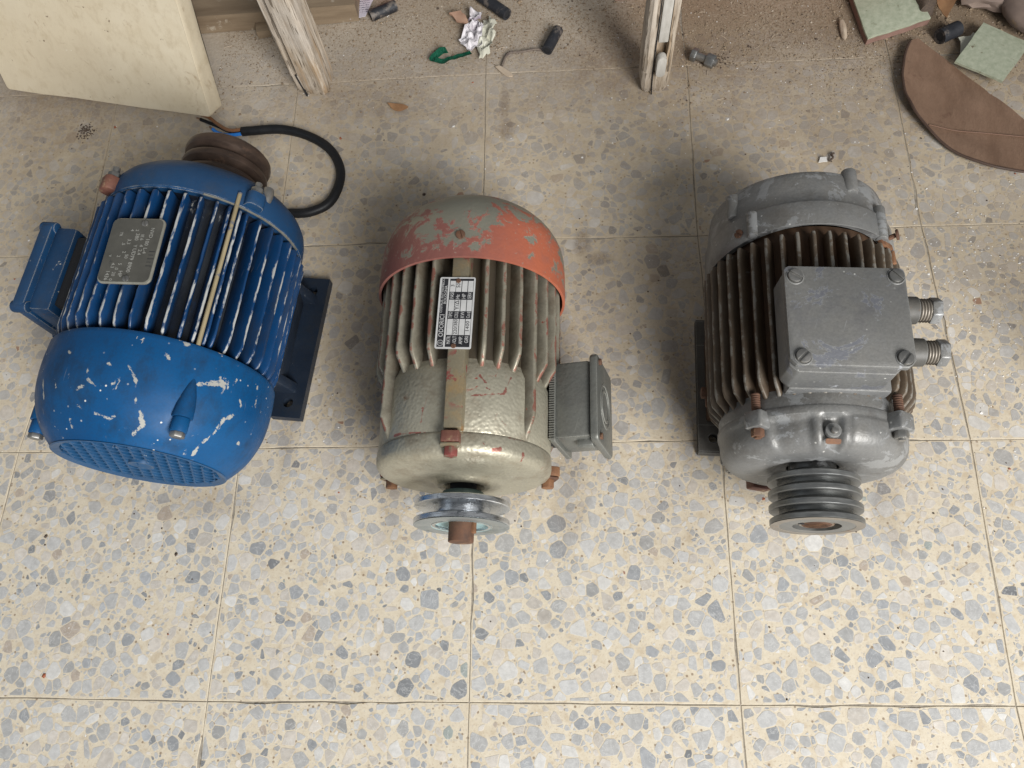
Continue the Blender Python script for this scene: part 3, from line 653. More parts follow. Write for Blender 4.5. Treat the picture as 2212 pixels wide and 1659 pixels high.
for a in (43.6, -76.4, 163.6):
    bm = BM(); t = [(.064, .0012), (.056, .0042), (.047, .0066), (.038, .0082), (.0285, .0088), (.0270, .0088)]; rings = []
    for y, rr in t: 
        c = polar(a, .1015 - .00012 - (.064 - y) * .06 - rr * .15, y, HB); rings.append([bm.verts.new(c + Vector((rr * cos(q * pi / 8), 0, rr * sin(q * pi / 8)))) for q in range(16)])
    for A, B in zip(rings, rings[1:]):
        for q in range(16): bm.faces.new((A[q], A[(q + 1) % 16], B[(q + 1) % 16], B[q]))
    bm.faces.new(rings[0][::-1]); bm.faces.new(rings[-1]); bmesh.ops.recalc_face_normals(bm, faces=bm.faces); obj('boss', bm, 'blue_cover', cv)
    p = polar(a, .0975, 0, HB); obj('spacer', prism(ngon(18, .0072), 0, .0125, bev=.0006, mt=along_y(.0268, p.x, p.z)), 'blue_cover', cv)
    bm = prism(ngon(18, .0078), 0, .0014, mt=along_y(.0285, p.x, p.z), bev=.0003); obj('washer', bm, 'plate_rim', cv)
    obj('cover_bolt', prism(ngon(6, .0066, .4), 0, .0048, bev=.0007, mt=along_y(.0143, p.x, p.z)), 'steel', cv)
# grille: diamond mesh of slanted strands inside a ring, dark fan space behind
gr = BM(); pw, ph, y0_ = .0107, .0126, .0012
for row in range(-6, 7):
    for c_ in range(-8, 9):
        cx, cz = (c_ + (.5 if row % 2 else 0)) * pw, row * ph
        if cx * cx + cz * cz > .0690 ** 2 or cx * cx + cz * cz < .0098 ** 2: continue
        tilt = lambda z: -.0018 * (.5 - (z - cz) / ph)
        out, hole = [], []
        for q in range(16):
            t = 2 * pi * (q + .5) / 16; c, s = cos(t), sin(t); kk = min(pw / 2 / abs(c), ph / 2 / abs(s)); out.append((cx + kk * c, cz + kk * s)); w_h = .0043 * (1 - .22 * s); hole.append((cx + w_h * c, cz - .0004 + .0053 * s))
        A = [gr.verts.new((x, y0_ + tilt(z), z)) for x, z in out]; B = [gr.verts.new((x, y0_ + tilt(z) * .8 + .0003, z)) for x, z in hole]; D_ = [gr.verts.new((x, y0_ + .0030, z)) for x, z in hole]; E_ = [gr.verts.new((x, y0_ + .0030, z)) for x, z in out]
        for q in range(16):
            n_ = (q + 1) % 16
            for X, Y in ((A, B), (B, D_), (E_, A)): gr.faces.new((X[q], Y[q], Y[n_], X[n_]))
bmesh.ops.recalc_face_normals(gr, faces=gr.faces)
go = obj('fan_grille', gr, 'blue_grille', blue, HB, 0)
obj('grille_hub', lathe([(.0015, .0), (.0012, .006), (-.0012, .0095), (-.0012, .0115), (.003, .0125), (.006, .0125)], 40), 'blue_grille', go, HB)
obj('grille_rim', lathe([(-.0012, .0766), (-.0019, .0752), (-.0014, .0738), (.0004, .0690), (.0022, .0690)], 96), 'blue_grille', cv, HB)
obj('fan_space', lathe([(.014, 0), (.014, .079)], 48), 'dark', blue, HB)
obj('worn_seam', lathe([(.2384, .0965), (.2384, .0984), (.2394, .0984), (.2396, .0972)], 40, a0=R(24), a1=R(92)), 'plate_rim', hb, HB)
es = obj('drive_end_shield', lathe([(.239, .0), (.239, .0965), (.2405, .098), (.247, .0985), (.256, .0978), (.264, .0960), (.272, .0915), (.279, .0845), (.285, .0740), (.2885, .062), (.290, .048), (.2915, .032), (.298, .028), (.298, 0)], 96), 'blue_cast', blue, HB)
for a in (-38, 50, 142, 218):
    p = polar(a, .0985, 0, HB); bm = BM(); prism(rrect(.017, .022, .006), 0, .0165, bev=.002, mt=along_y(.2585, p.x, p.z) @ Matrix.Rotation(R(a), 4, 'Z')); bm.free()
    bm = prism(rrect(.018, .020, .006), 0, .0155, bev=.002, mt=Matrix.Translation((p.x, .2575, p.z)) @ Matrix.Rotation(R(a), 4, 'Y') @ Matrix.Rotation(R(90), 4, 'X'))
    obj('lug', bm, 'rust_red' if a == -38 else 'blue_cast', es); obj('bolt', hexbolt(.2578, .264, a, .100, .0062, HB, nub=0), 'steel', es)
    obj('stud', prism(ngon(12, .0034), 0, .007, bev=.0005, mt=along_y(.2705, polar(a, .1, 0, HB).x, polar(a, .1, 0, HB).z)), 'steel', es)
p = polar(59, .092, 0, HB); obj('grease_stub', prism(ngon(14, .0055), 0, .018, bev=.001, mt=along_y(.276, p.x, p.z)), 'steel', es)
obj('shaft', prism(ngon(32, .0125), 0, .10, bev=.0008, mt=along_y(.350, 0, HB)), 'steel', blue)
pul = obj('belt_pulley', lathe([(.3010, .013), (.3010, .0425), (.3025, .0442), (.3060, .0447), (.3095, .0438), (.3120, .0405), (.3138, .0372), (.3152, .0372), (.3170, .0405), (.3195, .0440), (.3230, .0448), (.3265, .0440), (.3288, .0405), (.3304, .0372), (.3318, .0372), (.3336, .0405), (.3360, .0438), (.3400, .0448), (.3445, .0442), (.3468, .0420), (.3475, .0395), (.3475, .013)], 72, close=True), 'pulley_brown', blue, HB)
obj('pulley_hub', lathe([(.2915, .012), (.2915, .027), (.3012, .030), (.3012, .012)], 48, close=True), 'pulley_brown', pul, HB)
# name plate
np_ = obj('nameplate', prism(rrect(.0492, .0660, .006, 5), 0, .0022, bev=.0006, mt=Matrix.Translation((-.0005, .1662, HB + .1030)) @ Matrix.Rotation(R(2.2), 4, 'Z')), 'plate_rim', blue)
PM = Matrix.Translation((-.0005, .1662, HB + .1030)) @ Matrix.Rotation(R(2.2), 4, 'Z')
obj('plate_face', prism(rrect(.0468, .0636, .0054, 5, -.0006, .0004), .0021, .00235, mt=PM), 'plate_dark', np_)
TX = PM @ Matrix.Translation((0, 0, .00236)) @ Matrix.Rotation(R(-90), 4, 'Z')      # text runs down the picture: u = -y, v = +x
def put(bm, mt): bmesh.ops.transform(bm, matrix=mt, verts=bm.verts); return bm
T = [('NVD', -.0235, .0125, .0050, None, 'LEFT'), ('100', -.0125, .0105, .0050, None, 'LEFT'), ('L-4', -.003, .0105, .0046, None, 'LEFT'), ('IE', -.0165, .0050, .0042, None, 'LEFT'), ('6', -.0125, .0050, .0046, None, 'LEFT'), ('4  2.4', -.006, .0062, .0046, None, 'LEFT'),
     ('380', -.0175, -.0000, .0050, None, 'LEFT'), ('Y', -.0058, .0008, .0046, None, 'LEFT'), ('UD', -.0020, .0008, .0050, None, 'LEFT'), ('79', .0050, .0005, .0050, None, 'LEFT'), ('8900', .0118, .0003, .0052, None, 'LEFT'), ('8', .0258, .0018, .0048, None, 'LEFT'),
     ('2', -.0215, -.0012, .0042, None, 'LEFT'), ('4', -.0215, -.0058, .0042, None, 'LEFT'), ('3.3', -.0115, -.0062, .0046, None, 'LEFT'), ('50', .0040, -.0048, .0044, None, 'LEFT'), ('5', .0130, -.0085, .0044, None, 'LEFT'), ('HP', .0205, -.0062, .0050, None, 'LEFT'),
     ('.5', -.0080, -.0105, .0042, None, 'LEFT'), ('2', .0010, -.0078, .0042, None, 'LEFT'), ('2', .0052, -.0118, .0042, None, 'LEFT'), ('.0', .0168, -.0105, .0044, None, 'LEFT'), ('20', .0218, -.0120, .0044, None, 'LEFT'), ('4.3', .0130, -.0148, .0044, None, 'LEFT'), ('1436', .0205, -.0178, .0050, None, 'LEFT'), ('0', .0285, -.0132, .0044, None, 'LEFT'), ('V', .0050, -.0195, .0036, None, 'LEFT'), ('TR', -.0185, -.0150, .0036, None, 'LEFT')]
obj('lettering', put(text_bm(T, .00005), TX), 'stamp', np_, smooth=0)
T2 = []
for k, hh in enumerate((.006, .0052, .0066, .0045, .0058)):
    T2.append(('l', .0 + k * .0036, .0165, hh * 1.3, None, 'LEFT'))
obj('faded_emblem', put(text_bm(T2, .00004), TX), 'stamp_dark', np_, smooth=0)
for y, x in ((.1938, .0045), (.1378, .0030)):
    obj('rivet', screw_head((x, y, HB + .1053), .0030, .0014, .4), 'steel', np_)
# terminal box on the far side, lid outwards
tb2 = BM(); box((-.128, .181, HB + .002), (.024, .094, .068), .005, bm=tb2)
tbx = obj('terminal_box', tb2, 'blue_cast', blue)
ld = BM(); prism(rrect(.098, .080, .007, 4), 0, .013, bev=.003, mt=Matrix.Translation((-.1385, .181, HB + .002)) @ Matrix.Rotation(R(-90), 4, 'Y') @ Matrix.Rotation(R(90), 4, 'Z'), bm=ld)
lid = obj('lid', ld, 'blue_cast', tbx)
for sy in (-1, 1):
    for sz in (-1, 1): obj('lid_boss', prism(ngon(16, .0062), 0, .017, bev=.002, mt=Matrix.Translation((-.1370, .181 + sy * .0445, HB + .002 + sz * .033)) @ Matrix.Rotation(R(-90), 4, 'Y')), 'blue_cast', lid)
obj('neck', box((-.1065, .181, HB + .002), (.022, .078, .058), .003), 'dark', tbx)
# feet
for sx, nm in ((1, 0), (-1, 0)):
    bm = holed_plate(.034, .170, .011, (.017, .153), .030, .0056); bmesh.ops.translate(bm, verts=bm.verts, vec=(.068 if sx > 0 else -.102, .0865, .0008)); f = obj('foot', bm, 'blue_foot', blue, smooth=25)
    for y in (.120, .228): obj('foot_web', prism([(.060 * sx, .066), (.080 * sx, .050), (.0925 * sx, .0115), (.040 * sx, .0115)][::sx], -.006, .006, bev=.002, mt=Matrix.Translation((0, y, 0)) @ Matrix.Rotation(R(90), 4, 'X')), 'blue_foot', f)
    obj('foot_skirt', prism([(.050 * sx, .080), (.0875 * sx, .064), (.078 * sx, .0115), (.045 * sx, .0115)][::sx], -.050, .050, bev=.002, mt=Matrix.Translation((0, .174, 0)) @ Matrix.Rotation(R(90), 4, 'X')), 'blue_foot', f)
# cable: from under the drive end round to the bared wires (world points turned into the motor's frame)
inv = (Matrix.Translation(blue.location) @ Matrix.Rotation(-ang_b, 4, 'Z')).inverted()
CP = [(-.285, .520, .03), (-.262, .535, .012), (-.236, .543, .0068), (-.210, .544, .0066), (-.187, .556, .0066), (-.1765, .582, .0066), (-.178, .609, .0066), (-.194, .637, .0066), (-.223, .658, .0066), (-.260, .670, .0066), (-.300, .6695, .0066), (-.3105, .6690, .0066)]
cb = obj('power_cable', tube([inv @ p for p in spline(CP, 8)], .0058, 12), 'rubber', blue)
for mat, off, P in (('wire_brown', .002, [(-.308, .6705, .009), (-.327, .6705, .0085), (-.345, .683, .006), (-.358, .6945, .005), (-.369, .7005, .005)]), ('rubber', 0, [(-.308, .6685, .006), (-.328, .672, .0045), (-.346, .682, .0035), (-.362, .690, .003), (-.371, .6945, .003)]), ('wire_blue', 0, [(-.308, .6665, .006), (-.322, .6660, .005), (-.334, .6675, .0035), (-.345, .672, .003), (-.352, .678, .003)])):
    wv = obj('wire', tube([inv @ p for p in spline(P, 6)], .0022, 8), mat, cb)
    e = Vector(P[-1]); d = (e - Vector(P[-2])).normalized(); 
    obj('bare_strands', tube([inv @ e, inv @ (e + d * .006)], .0012, 6), 'copper', cb)

# ---- middle: olive motor with a red-flaked dome
HM = .0925; ang_m = math.atan2(.015, 1); mid = thing('electric_motor', 'olive electric motor with red flaking dome and silver pulley, between the other two motors', 'motor', (.00035, .1324, 0), (0, 0, -ang_m))
hm_ = obj('stator_housing', lathe([(.0775, 0), (.0775, .0785), (.079, .0795), (.118, .0800), (.135, .0795), (.142, .0765), (.150, .074), (.26, .074), (.26, 0)], 96), 'olive', mid, HM)
obj('core', lathe([(.146, .0752), (.262, .0752)], 96), 'olive_low', hm_, HM)
st = [(.1385, .070, .0790), (.1415, .070, .0805), (.1530, .070, .0880), (.160, .070, .0885), (.262, .070, .0880)]
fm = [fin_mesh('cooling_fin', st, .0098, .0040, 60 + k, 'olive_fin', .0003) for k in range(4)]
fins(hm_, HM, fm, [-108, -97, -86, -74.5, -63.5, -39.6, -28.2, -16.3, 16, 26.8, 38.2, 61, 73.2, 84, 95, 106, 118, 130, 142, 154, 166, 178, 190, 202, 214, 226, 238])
st2 = [(.0795, .074, .0795), (.083, .074, .0808), (.1000, .074, .0885), (.262, .074, .0885)]
fm2 = [fin_mesh('long_fin', st2, .0105, .0046, 70 + k, 'olive_fin', .00025) for k in range(2)]
fins(hm_, HM, fm2, [-51, 49.5, -118, 112], 'long_fin')
rb = BM()
prism([(-.0092, .074), (-.0076, .0885), (.0076, .0885), (.0092, .074)], -.262, -.0785, bm=rb, bev=.0012, mt=Matrix.Translation((0, 0, HM)) @ Matrix.Rotation(R(.6), 4, 'Y') @ Matrix.Rotation(R(90), 4, 'X')); obj('rib', rb, 'olive_rib', hm_)
prism_l = [(-.008, .0880), (.008, .0880), (.0085, .076), (-.0085, .076)]
es2 = obj('end_shield', lathe([(.0782, .0), (.0782, .0790), (.0772, .0800), (.0755, .0803), (.067, .0803), (.0635, .0795), (.0605, .0770), (.0585, .0735), (.0572, .068), (.0562, .060), (.0552, .040), (.0548, .0300), (.0532, .0275), (.0508, .0258), (.0496, .0228), (.0500, .0195), (.0525, .0178), (.06, .0165), (.06, 0)], 96), 'olive', mid, HM)
for a in (-.4, 109, -113):
    bm = prism(rrect(.0158, .017, .002), 0, .0098, bev=.0012, mt=Matrix.Translation(polar(a, .0820, .0762, HM)) @ Matrix.Rotation(R(a), 4, 'Y') @ Matrix.Rotation(R(90), 4, 'X')); obj('lug', bm, 'rust_red' if a < 1 else 'rust_orange', es2)
    bm = prism(rrect(.0170, .016, .002), 0, .0022, bev=.0008, mt=Matrix.Translation(polar(a, .0815, .0660, HM)) @ Matrix.Rotation(R(a), 4, 'Y') @ Matrix.Rotation(R(90), 4, 'X')); obj('lug_collar', bm, 'olive_rib' if a < 1 else 'rust', es2)
    obj('bolt', hexbolt(.0642, .0560, a, .0805, .0064, HM), 'olive_rib' if a == -.4 else 'rust_orange', es2)
sh = obj('shaft', prism(ngon(36, .0115), 0, .075, bev=.0007, mt=along_y(.075, 0, HM)), 'rust', mid)
obj('collar', lathe([(.0445, .0115), (.0445, .0122), (.056, .0122), (.056, .0115)], 36), 'dark', sh, HM)
obj('key', box((.0108, .0135, HM + .0035), (.0055, .012, .005), .0008, rot=rotY(70)), 'rust_orange', sh)
pm = obj('belt_pulley', lathe(pulley_prof(.0140, .0215, 1, .0433, .0255, .024, .0054), 96, close=True), 'zinc', mid, HM)
obj('pulley_face', lathe([(.0139, .0432), (.0137, .0425), (.0137, .0285), (.0142, .0275), (.0185, .0225), (.0188, .0118)], 96), 'zinc_dull', pm, HM)
obj('pulley_recess', lathe([(.01365, .0272), (.0145, .0262), (.0178, .0222), (.0180, .0120)], 96), 'teal_pale', pm, HM)
obj('pulley_hub', lathe([(.0348, .0295), (.0352, .0215), (.0420, .0205), (.0450, .0185), (.0450, .0117)], 64), 'teal', pm, HM)
dome = [(.2372, .0905)]
prof = [(.2372, .0918), (.2374, .0926), (.245, .0930), (.262, .0928), (.274, .0922)]
for k in range(1, 15):
    t = k / 14 * pi / 2; prof.append((.274 + .066 * sin(t), .0922 * cos(t) ** .92 if k < 14 else 0))
inner = [(y - .0008 if i > 3 else y, max(r - .0016, 0)) for i, (y, r) in enumerate(prof)]
prof = inner[:5][::-1] + prof
dm = obj('fan_cover', lathe(prof, 128), 'dome', mid, HM, 50)
bs = screw_head((0, 0, 0), .0044, .0018, .35, mt=Matrix.Identity(4)); bmesh.ops.translate(bs, verts=bs.verts, vec=(-.0004, .2592, HM + .0930)); obj('cover_screw', bs, 'rust', dm)
for a in (120, 240):
    bs = screw_head((0, 0, .0930), .0044, .0018, .8); bmesh.ops.rotate(bs, verts=bs.verts, cent=(0, 0, 0), matrix=Matrix.Rotation(R(a), 3, 'Y')); bmesh.ops.translate(bs, verts=bs.verts, vec=(0, .2592, HM)); obj('cover_screw', bs, 'rust', dm)
# name plate: white with black panels, text running up the picture
L_, W_ = .0690, .0315; NP = Matrix.Translation((-.0016, .1830, HM + .0893)) @ Matrix.Rotation(R(-1.2), 4, 'Z') @ Matrix.Rotation(R(90), 4, 'Z')     # u = +y, v = -x
def bent(bm, mt=NP):
    bmesh.ops.transform(bm, matrix=mt, verts=bm.verts); return bm
np2 = obj('nameplate', bent(prism(rrect(L_, W_, .0016, 3), 0, .0008)), 'plate_white', mid)
U = lambda t: (t - .5) * L_; V = lambda f: (.5 - f) * W_
bk = BM()
def rect(u0, u1, v0, v1, z0, z1, bm): return prism([(U(u0), V(v1)), (U(u1), V(v1)), (U(u1), V(v0)), (U(u0), V(v0))], z0, z1, bm=bm)
rect(.022, .978, .055, .235, .0007, .00092, bk); rect(.022, .978, .285, .955, .0007, .00092, bk); obj('black_panels', bent(bk), 'plate_black', np2, smooth=0)
wc = BM(); rows = ((.30, .452), (.468, .615), (.635, .785), (.805, .945)); colsu = ((.185, .405), (.515, .675), (.790, .945))
for v0, v1 in rows:
    for u0, u1 in colsu: rect(u0, u1, v0, v1, .0008, .00104, wc)
obj('white_cells', bent(wc), 'plate_white', np2, smooth=0)
def vm(r): return V(rows[r][1]) + .0011
W = [('ODORICI', U(.155), V(.205), .0058, .0212, 'LEFT'), ('COSTRUZ. ELETTROMECC.', U(.49), V(.125), .0028, .0335, 'LEFT'), ('BOLOGNA', U(.615), V(.222), .0034, .0178, 'LEFT')]
for r, (a, b, c) in enumerate((('MATR.', 'TIPO', 'FASI'), ('VOLT', 'COLL', 'Hz'), ('AMP.', 'KW', 'HP'), ('GIRI', 'Cos φ', 'SERV.'))):
    W += [(a, U(.060 if r < 3 else .075), vm(r), .0046, .0076 if r < 3 else .0062, 'LEFT'), (b, U(.420), vm(r), .0046, .0058, 'LEFT'), (c, U(.690), vm(r), .0046, (.0058, .0038, .0046, .0066)[r], 'LEFT')]
def lift(bm, z): bmesh.ops.translate(bm, verts=bm.verts, vec=(0, 0, z)); return bm
def bent2(bm, z):
    bmesh.ops.translate(bm, verts=bm.verts, vec=(0, 0, z)); bmesh.ops.transform(bm, matrix=NP, verts=bm.verts); return bm
obj('white_lettering', bent2(text_bm(W, .00004), .00100), 'plate_white', np2, smooth=0)
K = [('220/380', U(.192), vm(1), .0044, .0142, 'LEFT'), ('Y/', U(.530), vm(1) - .0002, .0052, .0052, 'LEFT'), ('3', U(.860), vm(0), .0046, None, 'LEFT'), ('50', U(.845), vm(1), .0046, None, 'LEFT'), ('1400', U(.225), vm(3), .0044, .0094, 'LEFT')]
kb = text_bm(K, .00004)
for (x0, y0), (x1, y1) in (((.610, 0), (.660, 0)), ((.610, 0), (.635, 1)), ((.660, 0), (.635, 1))):
    pa = Vector((U(x0), vm(1) + .0002 + y0 * .0034, 0)); pb = Vector((U(x1), vm(1) + .0002 + y1 * .0034, 0)); d = pb - pa
    box((pa + pb) / 2, (d.length, .0005, .0001), 0, rot=Matrix.Rotation(atan2(d.y, d.x), 3, 'Z'), bm=kb)
obj('black_lettering', bent2(kb, .00112), 'plate_black', np2, smooth=0)
em = BM()
for r0, r1 in ((.00235, .00275),):
    A = [em.verts.new((U(.075) + r0 * cos(q * pi / 16), V(.15) + r0 * sin(q * pi / 16), 0)) for q in range(32)]; B = [em.verts.new((U(.075) + r1 * cos(q * pi / 16), V(.15) + r1 * sin(q * pi / 16), 0)) for q in range(32)]
    for q in range(32): em.faces.new((A[q], B[q], B[(q + 1) % 32], A[(q + 1) % 32]))
merge(em, text_bm([('O', U(.062), V(.145), .0022, None, 'LEFT'), ('EB', U(.058), V(.20), .0019, None, 'LEFT')], .00003)); obj('emblem', bent2(em, .00108), 'plate_white', np2, smooth=0)
for u in (.035, .945): 
    bs = screw_head((0, 0, 0), .0022, .0011, .5); p = NP @ Vector((U(u), V(.52), .0008)); bmesh.ops.translate(bs, verts=bs.verts, vec=p); obj('rivet', bs, 'rust', np2)
# terminal box, turned up a little from the horizontal
BX = Matrix.Translation((0, 0, HM)) @ Matrix.Rotation(R(-14), 4, 'Y')      # +X = outwards
tm = BM(); rot_x = Matrix.Rotation(R(90), 4, 'Y')
def outward(P, x0, x1, bm, bev, y=.128, z=-.032): return prism(P, x0, x1, bm=bm, bev=bev, mt=BX @ Matrix.Translation((0, y, z)) @ rot_x)
outward([(-.030, -.037), (.018, -.037), (.030, -.028), (.030, .037), (-.030, .037)][::-1], .0855, .1185, tm, .003); tbm = obj('terminal_box', tm, 'box_grey', mid)
obj('box_gasket', outward(rrect(.064, .080, .004, 3), .0815, .0862, BM(), .0006), 'box_grey', tbm); obj('box_neck', outward(rrect(.050, .060, .004, 3), .066, .0822, BM(), .001), 'dark', tbm)
rib_ = BM()
for k in range(34): 
    y = .090 + k * .0023; box((0, 0, 0), (.0052, .0011, .003), 0, bm=(q := BM())); bmesh.ops.transform(q, matrix=BX @ Matrix.Translation((.0838, y, .0006)), verts=q.verts); merge(rib_, q)
obj('gasket_teeth', rib_, 'box_grey', tbm, kind='stuff')
ldm = obj('lid', outward(rrect(.068, .084, .006, 4), .1190, .1262, BM(), .0016), 'box_grey', tbm)
obj('lid_emboss', put(lathe([(0, .013), (.0006, .0135), (.0006, .0155), (0, .016), (0, .019), (.0006, .0195), (.0006, .0215), (0, .022)], 40), BX @ Matrix.Translation((.1262, .128, -.032)) @ Matrix.Rotation(R(-90), 4, 'Z')), 'box_grey', ldm)
for sy in (-1, 1): obj('lid_screw', outward(ngon(10, .0032), .126, .1285, BM(), .0004, .128 + sy * .036, -.008), 'rust', ldm)
for sy in (-1,): obj('corner_tab', outward(rrect(.012, .010, .002, 2), .104, .1188, BM(), .001, .0895, -.016), 'box_grey', tbm)

# ---- right: grey iron motor
HG = .10; ang_g = math.atan2(.055, 1); grey = thing('electric_motor', 'grey rusty electric motor with square box on top and triple groove pulley, rightmost of three', 'motor', (.309, .1455, 0), (0, 0, -ang_g))
hg = obj('stator_housing', lathe([(.080, 0), (.080, .0785), (.090, .0785), (.094, .0762), (.250, .0762), (.250, 0)], 96), 'iron_core', grey, HG)
st = [(.0905, .072, .0775), (.093, .072, .0800), (.101, .072, .0870), (.108, .072, .0885), (.232, .072, .0890), (.238, .072, .0880)]
obj('front_ring', lathe([(.0802, .0786), (.0900, .0786), (.0945, .0766), (.0975, .0764)], 96), 'iron', hg, HG)
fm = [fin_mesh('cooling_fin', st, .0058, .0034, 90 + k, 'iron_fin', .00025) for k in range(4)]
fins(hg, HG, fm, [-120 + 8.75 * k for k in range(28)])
obj('mount_pad', box((.002, .139, HG + .074), (.082, .094, .016), .003), 'iron', hg)
def shield_fn(a, y, r):
    d = math.degrees((a + pi) % (2 * pi) - pi); k = 0
    if .046 < y < .074: 
        k = -.0042 / (1 + math.exp((abs(d + 27) - 12) / .9)) + .0022 / (1 + math.exp((abs(d - 20) - 12.5) / .7)) - .0055 / (1 + math.exp((abs(d + 3.5) - 5.5) / .6))
        k *= min(1, (.074 - y) / .003, (y - .046) / .004 + .4)
    return r + k, y
pr = [(.0815, 0), (.0815, .0790), (.0800, .0800), (.0765, .0800), (.0745, .0797), (.0730, .0790), (.0715, .0787), (.0700, .0785), (.0680, .0783), (.0660, .0782), (.0640, .0780), (.0620, .0778), (.0600, .0774), (.0580, .0768), (.0562, .0760), (.0545, .0750), (.0530, .0738), (.0515, .0725), (.0490, .0690), (.0472, .0645), (.0460, .058), (.0455, .050), (.0462, .040), (.0478, .034), (.0500, .030), (.0500, .022), (.0560, .020), (.0560, 0)]
eg = obj('end_shield', lathe(pr, 288, fn=shield_fn), 'iron', grey, HG, 40)
for a, w_, rr in ((-46, .017, .0815), (38, .019, .0835), (134, .017, .0815), (226, .017, .0815)):
    obj('lug', prism(rrect(w_, .016, .003), 0, .0150, bev=.0022, mt=Matrix.Translation(polar(a, rr, .0800, HG)) @ Matrix.Rotation(R(a), 4, 'Y') @ Matrix.Rotation(R(90), 4, 'X')), 'iron', eg)
    obj('bolt', hexbolt(.0652, .0585, a, rr + .0005, .0056, HG, nub=.0015), 'steel' if a > 0 else 'rust', eg)
    p = polar(a, rr + .001, 0, HG); obj('threaded_stud', tube([(p.x, .080 + k * .0010, p.z) for k in range(17)], .0036, 10, taper=lambda t: 1.0 + .10 * (int(round(t * 16)) % 2)), 'rust', eg)
p = polar(-3.5, .0775, 0, HG); obj('grease_boss', prism(ngon(16, .0062), 0, .006, bev=.0008, mt=Matrix.Translation(polar(-3.5, .0725, .060, HG)) @ Matrix.Rotation(R(-3.5), 4, 'Y')), 'iron', eg); obj('grease_nipple', prism(ngon(10, .0028), 0, .0045, bev=.0006, mt=Matrix.Translation(polar(-3.5, .0785, .0588, HG))), 'steel', eg)
obj('channel_rust', prism(rrect(.012, .0045, .0015), 0, .0008, mt=Matrix.Translation(polar(-3.5, .0738, .0520, HG)) @ Matrix.Rotation(R(35), 4, 'X')), 'rust_orange', eg)
for a, y in ((155, .052), (205, .052)): obj('foot_lug', box(polar(a, .074, y, HG), (.022, .014, .012), .002, rot=rotY(a)), 'rust_red', eg)
sg = obj('shaft', prism(ngon(36, .0122), 0, .075, bev=.0006, mt=along_y(.074, 0, HG)), 'rust', grey)
obj('bearing_cap', lathe([(.0462, .0125), (.0462, .0190), (.0500, .0200), (.056, .0200)], 48), 'iron', eg, HG)
pg = obj('belt_pulley', lathe(pulley_prof(-.0016, .0415, 3, .0386, .0300, .020, .0052), 96, close=True), 'pulley_dark', grey, HG)
obj('pulley_face', lathe([(-.0018, .0384), (-.0019, .0375), (-.0019, .0312), (-.0012, .0304), (-.0012, .0235), (.0026, .0205), (.0026, .0145), (-.0002, .0142), (-.0002, .0118), (.0006, .0100), (.0006, 0)], 96), 'pulley_face', pg, HG)
obj('pulley_hub', lathe([(.0385, .0250), (.0455, .0225), (.0455, .0123)], 48), 'pulley_dark', pg, HG)
obj('shaft_end', prism(ngon(32, .0112), 0, .0012, bev=.0004, mt=along_y(.0002, 0, HG)), 'rust_orange', sg); obj('keyway_slot', box((-.0125, -.0004, HG + .003), (.007, .0012, .0022), 0), 'dark', sg)
# cast fan cover
def cover_fn(a, y, r):
    d = math.degrees((a + pi) % (2 * pi) - pi)
    yy = y + (.0045 * cos(R(d * 2)) if y < .245 else 0); return r, yy
pc = [(.2445, .0800), (.2440, .0850), (.2455, .0866), (.2500, .0868), (.2690, .0862), (.2712, .0852), (.2720, .0844), (.2850, .0832), (.3000, .0812), (.3045, .0800), (.3060, .0790), (.3060, .0735), (.3045, .0715), (.3030, .0), ]
cg = obj('fan_cover', lathe([(.300, .078), (.26, .082)] + pc, 128, fn=cover_fn), 'iron', grey, HG, 40)
for a, y0, l, r, w_ in ((-40.5, .2440, .026, .0858, .0052), (41, .2440, .034, .0858, .0055), (22, .285, .0250, .0800, .0068), (-56, .276, .0250, .0815, .0064), (140, .2440, .03, .0858, .0055), (220, .244, .03, .0858, .0055)):
    p = polar(a, r, 0, HG); obj('boss', prism(ngon(18, w_), 0, l, bev=.0022, mt=along_y(y0 + l, p.x, p.z)), 'iron', cg)
for a in (-49.5, 130, 230):
    bs = screw_head((0, 0, .0866), .0042, .0022, .8); bmesh.ops.rotate(bs, verts=bs.verts, cent=(0, 0, 0), matrix=Matrix.Rotation(R(a), 3, 'Y')); bmesh.ops.translate(bs, verts=bs.verts, vec=(0, .2530, HG)); obj('cover_screw', bs, 'rust', cg)
bs = BM(); p = polar(48, .0872, 0, HG)
noisy(box((p.x - .003, .2435, p.z), (.020, .007, .004), .001, rot=rotY(38), bm=bs), 160, .0022); obj('broken_tab', bs, 'rust_orange', cg)
obj('bent_screw', merge(prism(ngon(14, .0050), 0, .0022, bev=.0006, mt=Matrix.Translation((p.x + .0065, .2530, p.z + .001)) @ Matrix.Rotation(R(60), 4, 'Y')), tube([(p.x + .001, .2515, p.z - .003), (p.x + .006, .2528, p.z + .001)], .0022, 8)), 'rust', cg)
obj('tab_scrap', noisy(box((p.x + .005, .2340, p.z - .006), (.004, .014, .003), .0006, rot=rotY(40)), 200, .002), 'rust_orange', cg)
